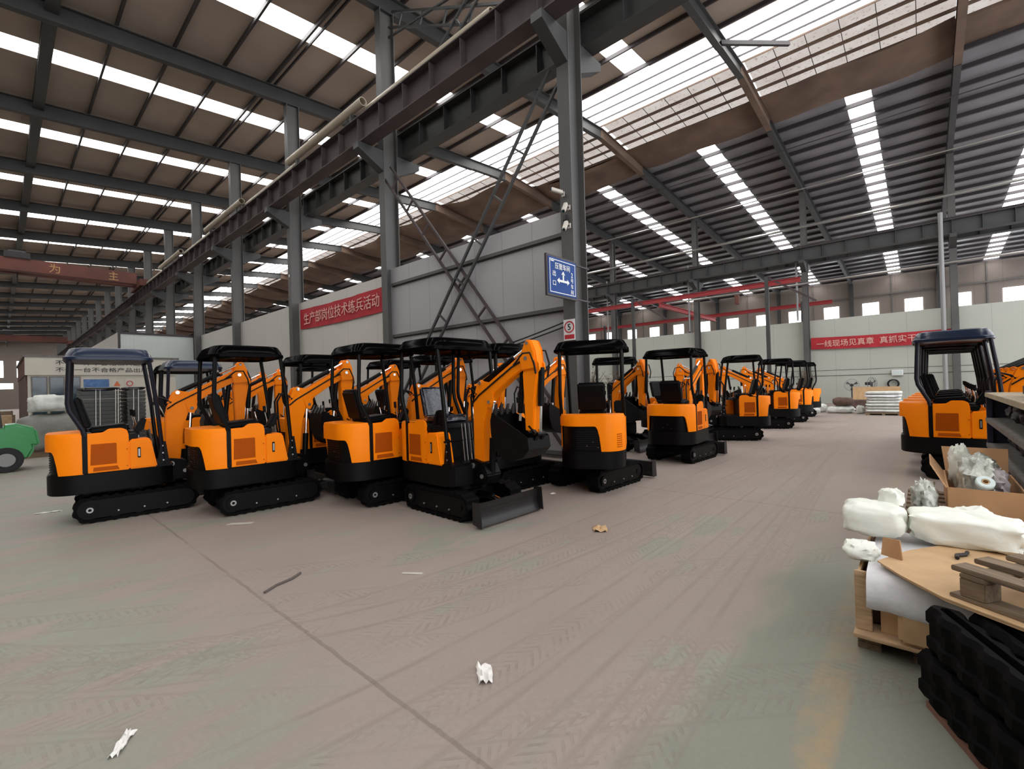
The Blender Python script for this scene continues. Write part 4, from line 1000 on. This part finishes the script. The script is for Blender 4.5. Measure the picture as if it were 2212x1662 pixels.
# dry plants
def dry_plant(x, y, h, r, seed, lab, bag=True):
    rng = random.Random(seed); t = thing('dry_plant', lab, 'plant', (x, y, 0), 0, 'dried plants')
    if bag: blob(0, 0, .55, .32, .30, .62, seed, .2, 2.5, 24, 14, 0., .7).obj('wrapped_pot', M['leafbag'], t, smooth=80); z0 = 1.05
    else: MB().tube([(0, 0, 0), (0, 0, .4)], [.2, .26], 16).obj('pot', M['brownbag'], t); z0 = .38
    mb = MB()
    for i in range(70 if bag else 110):
        a = rng.uniform(0, 2*PI); rad = rng.uniform(.15, 1)*r; zz = z0+(h-z0)*rng.uniform(.5, 1)
        p0 = (rng.uniform(-.05, .05), rng.uniform(-.05, .05), z0-.1); p2 = (rad*math.cos(a), rad*math.sin(a), zz); p1 = (rad*.35*math.cos(a+.3), rad*.35*math.sin(a+.3), z0+(zz-z0)*.55)
        mb.tube([p0, p1, p2], [.012, .007, .003], 4)
        if not bag or i % 3 == 0:
            for k in range(4):
                c = Vector(p1).lerp(Vector(p2), rng.uniform(.2, 1)); d = Vector((rng.uniform(-1, 1), rng.uniform(-1, 1), rng.uniform(-.6, .6)))*.09
                e = d.cross(Vector((0, 0, 1))).normalized()*.022; mb.hexa([c, c+d*.5+e, c+d, c+d*.5-e], [c+Vector((0, 0, .003)), c+d*.5+e+Vector((0, 0, .003)), c+d+Vector((0, 0, .003)), c+d*.5-e+Vector((0, 0, .003))])
    mb.obj('twigs', M['plant'], t)
dry_plant(11.0, 6.9, 2.15, .42, 3, 'dry brown twigs in a grey wrapped pot, left one by the big column'); dry_plant(11.9, 6.65, 2.0, .4, 8, 'dry brown twigs in a grey wrapped pot, right one by the big column')
dry_plant(31.0, 5.0, 2.2, .55, 5, 'bushy dried plant against the far wall beyond the last excavators', False)

# ------------------------------------------------------------------ right foreground
t = thing('parts_rack', 'navy steel rack with board shelves full of dark parts at the right edge', 'rack', (6.7, -.57, 0))
X0, X1, YA, YB = -1.55, 1.5, -.62, 0.
for x in (X0, X1-.06):
    for y in (YA, YB-.05): MB().box(x, x+.06, y, y+.05, 0, 1.38).obj('upright', M['racknavy'], t)
for i, z in enumerate((.34, .74, 1.05, 1.36)):
    s_ = MB().box(X0, X1, YA, YB+.004, z-.05, z).obj('shelf', M['rackwood' if i == 3 else 'shelfgrey'], t)
    MB().box(X0, X1, YB-.004, YB+.008, z-.05, z-.005).obj('shelf_edge', M['rackwood' if i == 3 else 'shelfgrey'], s_)
MB().box(X0, X1, YA-.02, YA, .05, 1.36).obj('back_panel', M['racknavy'], t); MB().box(X1-.01, X1, YA, YB-.05, .05, 1.36).obj('end_panel', M['racknavy'], t)
rng = random.Random(12); k = 0
desc = ['small', 'wide', 'tall', 'round', 'flat', 'lumpy', 'bent']
for z, row in ((.34, 'bottom'), (.74, 'lower'), (1.05, 'upper')):
    x = X0+.2
    while x < X1-.25:
        rx = rng.uniform(.07, .12); hz = rng.uniform(.06, .10)
        o = blob(0, 0, hz*.9, rx, rng.uniform(.08, .14), hz, k+60, .25, 2.6, 16, 9, 0., .7).obj('machine_part', M['scrap'], smooth=50, loc=(6.7+x, -.57-.27, z+.004))
        tag(o, 'dark machine part lying on the %s shelf of the navy rack' % row, 'machine part', 'machine parts on the %s shelf' % row); k += 1; x += 2*rx+.10
tag(MB().box(-.5, .5, -.12, .12, 0, .12).obj('dark_tray', M['scrap'], None, .02, loc=(6.3, -.85, 1.364)), 'dark tray of parts on top of the navy rack', 'tray')
tag(MB().tube([(-.35, 0, .04), (.0, .04, .05), (.35, 0, .04)], .04, 10).obj('copper_tube', M['redwood'], loc=(5.75, -.72, 1.36)), 'reddish tube lying on top of the navy rack', 'tube')
# pallets carrying the open carton
def pallet(name, lab, loc, rz, L=1.1, W=.9, m='woodlight', group=None, slats=6):
    t = thing(name, lab, 'pallet', loc, rz, group)
    for y in (-.5*W+.05, 0, .5*W-.05): MB().box(-L/2, L/2, y-.045, y+.045, .02, .10).obj('stringer', M[m], t, .003)
    for i in range(slats):
        x = -L/2+.05+(L-.1)*i/(slats-1); MB().box(x-.055, x+.055, -W/2, W/2, .10, .122).obj('top_slat', M[m], t, .003)
    for x in (-L/2+.06, 0, L/2-.06): MB().box(x-.05, x+.05, -W/2, W/2, 0, .02).obj('bottom_slat', M[m], t)
    return t
for i in range(4): pallet('wooden_pallet', '%s wooden pallet of the pile under the open carton' % ('lowest', 'second lowest', 'second highest', 'top')[i], (5.45, -.20, .1225*i), 0, 1.0, .68, 'wood', 'pallets under the carton')
t = thing('open_carton', 'open brown carton stuffed with crumpled plastic film at the foot of the rack', 'carton', (5.42, -.33, .49))
for x, y, a, b in ((-.44, 0, .012, .42), (.44, 0, .012, .42)): MB().box(x-a/2, x+a/2, -b/2, b/2, 0, .22).obj('side', M['card2'], t)
for y in (-.21, .21): MB().box(-.44, .44, y-.006, y+.006, 0, .22).obj('side', M['card2'], t)
MB().box(-.44, .44, -.21, .21, 0, .01).obj('bottom', M['card2'], t)
MB().hexa([(.44, -.2, .21), (.44, .2, .21), (.62, .22, .42), (.62, -.22, .42)], [(.45, -.2, .21), (.45, .2, .21), (.63, .22, .42), (.63, -.22, .42)]).obj('flap', M['card2'], t)
MB().hexa([(-.43, .21, .21), (.43, .21, .21), (.45, .30, .36), (-.2, .30, .36)], [(-.43, .22, .21), (.43, .22, .21), (.45, .31, .36), (-.2, .31, .36)]).obj('flap', M['card2'], t)
for i, (x, y, z, rx, ry, rz, m, lab) in enumerate(((5.38, -.32, .55, .30, .13, .20, 'film', 'crumpled clear film bag bulging out of the open carton'), (5.06, .02, .495, .13, .08, .13, 'film', 'clear film bag hanging over the left side of the open carton'), (5.20, -.40, .66, .13, .07, .10, 'leafbag', 'greyish plastic bag at the right of the open carton'), (5.76, -.22, .62, .06, .07, .18, 'foam', 'white pointed wrapping behind the film in the open carton'))):
    tag(blob(0, 0, rz*.8, rx, ry, rz, 80+i, .32, 3.2, 36, 20, None, .8).obj('plastic_bag', M[m], smooth=60, loc=(x, y, z)), lab, 'plastic bag', 'plastic bags in the carton')
t = thing('tape_roll', 'pale tape roll lying on the film in the open carton', 'tape roll', (5.02, -.33, .76)); MB().ring((0, 0, 0), (-.6, -.1, .6), .055, .02, .04, 24).obj('tape', M['pvcwhite'], t, .006); MB().ring((0, 0, 0), (-.6, -.1, .6), .021, .016, .042, 20).obj('core', M['card'], t)
# crate with slat, cardboard and the white wrapping
t = thing('slatted_crate', 'low wooden crate with cardboard sides at the aisle edge', 'crate', (3.9, -.06, 0))
cb = lambda x0, x1, y0, y1, z0, z1: MB().box(x0-3.9, x1-3.9, y0+.06, y1+.06, z0, z1)
for y0, y1 in ((.22, .33), (-.02, .08), (-.36, -.26)):
    mb = cb(3.38, 4.4, y0, y1, 0, .018)
    for q in range(4): mb.box(3.38-3.9+.003*(q % 2), 3.60-3.9, y0+.06, y1+.06, .018+.02*q, .036+.02*q)
    mb.box(3.9-.1-3.9, 3.9+.1-3.9, y0+.06, y1+.06, .018, .098); mb.box(4.2-3.9, 4.4-3.9, y0+.06, y1+.06, .018, .098)
    mb.obj('foot', M['wood'], t, .002)
cb(3.28, 4.42, -.42, .34, .098, .118).obj('base', M['woodlight'], t, .003)
for y0, y1 in ((.255, .335),): cb(3.355, 3.38, y0, y1, .118, .46).obj('upright_slat', M['woodlight'], t, .004); cb(4.40, 4.42, y0, y1, .118, .46).obj('upright_slat', M['woodlight'], t)
cb(3.395, 3.405, -.40, .22, .118, .30).obj('cardboard_side', M['card'], t); cb(3.40, 4.40, .31, .325, .118, .44).obj('cardboard_side', M['card'], t)
cb(3.47, 4.38, -.40, .30, .118, .42).obj('contents', M['brownbag'], t, .02)
tag(MB().box(-.05, .05, -.085, .085, 0, .2).obj('small_carton', M['card'], None, .02, loc=(3.335, .055, .12)), 'small carton leaning at the front of the slatted crate', 'carton')
def drape(name, m, lab, cat, prof, y0, y1, seed, t=.006, ny=14):
    mb = MB(); vs = []; n = len(prof)
    for i in range(ny+1):
        y = y0+(y1-y0)*i/ny
        for j, (x, z) in enumerate(prof):
            nn = noise.noise(Vector((i*.35, j*.45, seed)))*.022; vs.append((x+nn, y+nn*.4, z+nn*.8))
    m0 = len(vs); vs2 = [(a+t, b, c-t) for a, b, c in vs]
    fs = [(i*n+j, i*n+j+1, (i+1)*n+j+1, (i+1)*n+j) for i in range(ny) for j in range(n-1)]
    f2 = [tuple(q+m0 for q in f[::-1]) for f in fs]
    bd = [(i*n, (i+1)*n) for i in range(ny)]+[((i+1)*n+n-1, i*n+n-1) for i in range(ny)]+[(j+1, j) for j in range(n-1)]+[(ny*n+j, ny*n+j+1) for j in range(n-1)]
    mb.add(vs+vs2, fs+f2+[(a, b, b+m0, a+m0) for a, b in bd]); o = mb.obj(name, m, smooth=80); return tag(o, lab, cat)
drape('plastic_wrap', M['paperwhite'], 'white plastic wrapping draped over the front of the slatted crate', 'plastic sheet', [(4.3, .475), (4.0, .48), (3.7, .478), (3.5, .475), (3.335, .475), (3.295, .43), (3.28, .37), (3.275, .32), (3.285, .28)], -.20, .275, 3)
# packing foam
foam = blob(0, 0, .10, .15, .17, .105, 90, .16, 1.8, 40, 20, 0., .42)
tag(foam.obj('packing_foam', M['foam'], smooth=60, loc=(4.06, .28, .515)), 'large squarish white foam block at the left end of the foam pile', 'packing foam')
tag(blob(0, 0, .085, .19, .27, .10, 93, .2, 2.2, 40, 20, 0., .5).obj('packing_foam', M['foam'], smooth=60, loc=(4.14, -.17, .515)), 'long low white foam block in the middle of the foam pile', 'packing foam')
for i, (x, y, z, rx, ry, rz, lab) in enumerate(((4.20, .19, .70, .07, .07, .06, 'rounded white foam lump on top of the large foam block'), (4.32, -.22, .53, .10, .12, .10, 'torn white foam piece at the right end of the large block'), (3.62, .32, .475, .13, .09, .045, 'small white foam scrap at the left corner of the cardboard sheet'))):
    tag(blob(0, 0, rz*.7, rx, ry, rz, 95+i, .28, 2.6, 24, 12, None, .7).obj('foam_scrap', M['foam'], smooth=60, loc=(x, y, z)), lab, 'packing foam', 'white foam scraps')
drape('foam_sheet', M['foam'], 'thin white foam sheet running right below the open carton', 'foam sheet', [(4.75, .535), (4.6, .54), (4.45, .545), (4.35, .54)], -.62, -.15, 9, .02)
# cardboard sheets
pts = [(3.44, .23), (3.75, .10), (4.05, -.10), (4.5, -.33), (4.95, -.55), (4.75, -1.2), (2.75, -1.1), (2.62, -.75), (2.90, -.27), (3.06, -.04), (3.26, .12)]
def sheet(z, dx, dy, lab, s=1.):
    cx, cy = 3.7, -.4; vs = [(cx+(x-cx)*s+dx, cy+(y-cy)*s+dy) for x, y in pts]
    mb = MB().hexa([(x-cx, y-cy, 0) for x, y in vs], [(x-cx, y-cy, .007) for x, y in vs])
    return tag(mb.obj('cardboard_sheet', M['card'], loc=(cx, cy, z)), lab, 'cardboard', 'cardboard sheets over the pile')
sheet(.489, 0, 0, 'lowest tan cardboard sheet of the pile under the weathered pallet', .975); sheet(.498, -.02, -.01, 'middle tan cardboard sheet of the pile under the weathered pallet', .985); sheet(.507, 0, 0, 'top tan cardboard sheet under the weathered pallet')
tag(MB().hexa([(0, 0, 0), (.05, .10, 0), (.07, .09, .10), (.02, .01, .11)], [(.008, -.004, 0), (.058, .096, 0), (.078, .086, .1), (.028, .006, .11)]).obj('cardboard_flap', M['card2'], loc=(3.52, .12, .515)), 'torn brown cardboard flap standing at the corner of the top sheet', 'cardboard')
tag(MB().tube([(0, 0, .01), (.05, .0, .012), (.1, -.04, .01), (.16, -.05, .008)], .011, 6).obj('dark_strap', M['cable'], loc=(3.72, -.12, .515)), 'short dark strap lying on the top cardboard sheet', 'strap')
# weathered pallet on top: u along the slats, v across
t = thing('weathered_pallet', 'weathered grey-brown pallet lying on the cardboard at the right edge', 'pallet', (3.10, -.07, .515), math.atan2(-.83, -.56))
V = 1.15; U = 1.05      # local x = u, local y = +v when mirrored
sgn = 1
for i in range(6):
    y = .06+.19*i; MB().box(.0-.02*(i % 2), U, y-.05, y+.05, .125, .15).obj('top_slat', M['wood'], t, .004)
for x in (.04, .50, .96):
    for y in (.05, .55, 1.05): MB().box(x, x+.10, y-.05, y+.06, .018, .105).obj('block', M['wood'], t, .004)
    MB().box(x, x+.10, 0, 1.14, .105, .125).obj('cross_board', M['wood'], t, .003)
for y in (.05, .55, 1.05): MB().box(0, U, y-.055, y+.065, 0, .018).obj('bottom_board', M['wood'], t, .003)
# rubber tracks piled under it
def rubber_loop(lab, loc, rz):
    mb = MB(); hx, r, h = .50, .055, .225; pts = []
    base = [(x, z) for x, z in stadium(hx, r, 0, 10)]; L = [0]
    for i in range(len(base)): a, b = base[i], base[(i+1) % len(base)]; L.append(L[-1]+math.dist(a, b))
    n = 2*round(L[-1]/.07); vs = []
    for k in range(n):
        s = L[-1]*k/n; i = max(j for j in range(len(base)) if L[j] <= s+1e-9); a, b = base[i], base[(i+1) % len(base)]; u = (s-L[i])/max(1e-9, L[i+1]-L[i])
        p = (a[0]+(b[0]-a[0])*u, a[1]+(b[1]-a[1])*u); c = max(-hx, min(hx, p[0])); dx, dy = p[0]-c, p[1]; l = math.hypot(dx, dy); nx, ny = dx/l, dy/l
        o = .018 if (k//2) % 2 == 0 else 0
        for z, q in ((.0, o-.02), (.03, o), (.075, o), (.085, o-.012), (.14, o-.012), (.15, o), (h-.03, o), (h, o-.02), (h, -.035), (0, -.035)): vs.append((p[0]+nx*q, p[1]+ny*q, z))
    m_ = 10; fs = [(k*m_+q, k*m_+(q+1) % m_, ((k+1) % n)*m_+(q+1) % m_, ((k+1) % n)*m_+q) for k in range(n) for q in range(m_)]
    mb.add(vs, fs); o = mb.obj('rubber_track', M['rubber'], smooth=25, loc=loc); o.rotation_euler.z = rz
    return tag(o, lab, 'rubber track', 'rubber tracks piled under the pallet')
e1 = Vector((-.91, -.42, 0)); e2 = Vector((.42, -.91, 0)); c0 = Vector((3.05, .105, 0)); ang = math.atan2(e1.y, e1.x)
for layer in (0, 1):
    for row in range(6):
        p = c0+e1*(.60+.03*layer+.03*(row % 2))+e2*(.085+.025*layer+.152*row); p.z = .03+.228*layer
        rubber_loop('black rubber track in the %s layer of the pile, %s from the aisle' % (('bottom', 'top')[layer], ('nearest', 'second', 'third', 'fourth', 'fifth', 'sixth')[row]), p, ang)
p = c0+e1*.64+e2*.47; o = tag(MB().box(-.53, .53, -.44, .44, 0, .03).obj('base_board', M['redwood'], loc=p), 'reddish board under the pile of rubber tracks', 'board'); o.rotation_euler.z = ang

# ------------------------------------------------------------------ litter
def scrap(name, m, lab, x, y, rx, ry, rz, seed, a=0, amp=.4):
    mb = MB(); n, q = 9, 6; vs = []
    for i in range(n+1):
        for j in range(q+1):
            u, v = i/n-.5, j/q-.5; e = 1-.35*abs(noise.noise(Vector((u*3, v*3, seed)))); h = abs(noise.noise(Vector((u*4+seed, v*4, 2.))))*rz*2
            vs.append((u*2*rx*e, v*2*ry*e, h+.003))
    w_ = q+1; m0 = len(vs); vs2 = [(a_, b, c-.002) for a_, b, c in vs]
    fs = [(i*w_+j, i*w_+j+1, (i+1)*w_+j+1, (i+1)*w_+j) for i in range(n) for j in range(q)]
    o = mb.add(vs+vs2, fs+[tuple(k+m0 for k in f[::-1]) for f in fs]).obj(name, m, smooth=50, loc=(x, y, 0)); o.rotation_euler.z = a
    return tag(o, lab, 'litter')
scrap('cardboard_scrap', M['card'], 'torn piece of cardboard lying alone in the middle of the aisle', 4.40, 2.70, .11, .08, .03, 1, .6)
scrap('paper_scrap', M['paper'], 'crumpled white paper on the floor in the foreground centre', 1.78, 1.86, .085, .045, .03, 2, .9)
scrap('paper_scrap', M['paper'], 'white paper strip on the floor at the lower left', .36, 2.80, .09, .022, .02, 4, 1.0)
scrap('paper_scrap', M['paper'], 'small white scrap on the floor beside the bladed excavator', 5.45, 4.12, .04, .03, .012, 5)
scrap('paper_scrap', M['paper'], 'thin white strip on the floor left of the front row', .46, 9.33, .16, .02, .01, 6, -.2)
scrap('paper_scrap', M['chalk'], 'pale dusty strip on the floor before the second excavator', 1.98, 6.36, .16, .05, .002, 7, -.75)
scrap('paper_scrap', M['chalk'], 'long pale smear of paper on the floor in mid aisle', 2.38, 3.36, .10, .02, .002, 8, -.95)
scrap('plastic_scrap', M['paperwhite'], 'white plastic sheet on the floor by the blade of the lone excavator', 10.75, 3.45, .22, .16, .03, 9, .3)
scrap('plastic_scrap', M['card'], 'brown paper beside the white plastic near the lone excavator', 11.0, 3.95, .2, .12, .03, 10, .5)
scrap('plastic_scrap', M['leafbag'], 'grey film scraps lying on the platform side of the excavator seen from behind', 7.3, 4.6, .14, .1, .03, 11)
tag(MB().tube([(0, 0, .008), (.12, .07, .008), (.26, .10, .01), (.36, .17, .008)], .011, 6).obj('rubber_strip', M['puttyjoint'], loc=(1.40, 3.98, 0)), 'short dark strip lying across the slab joint', 'litter')
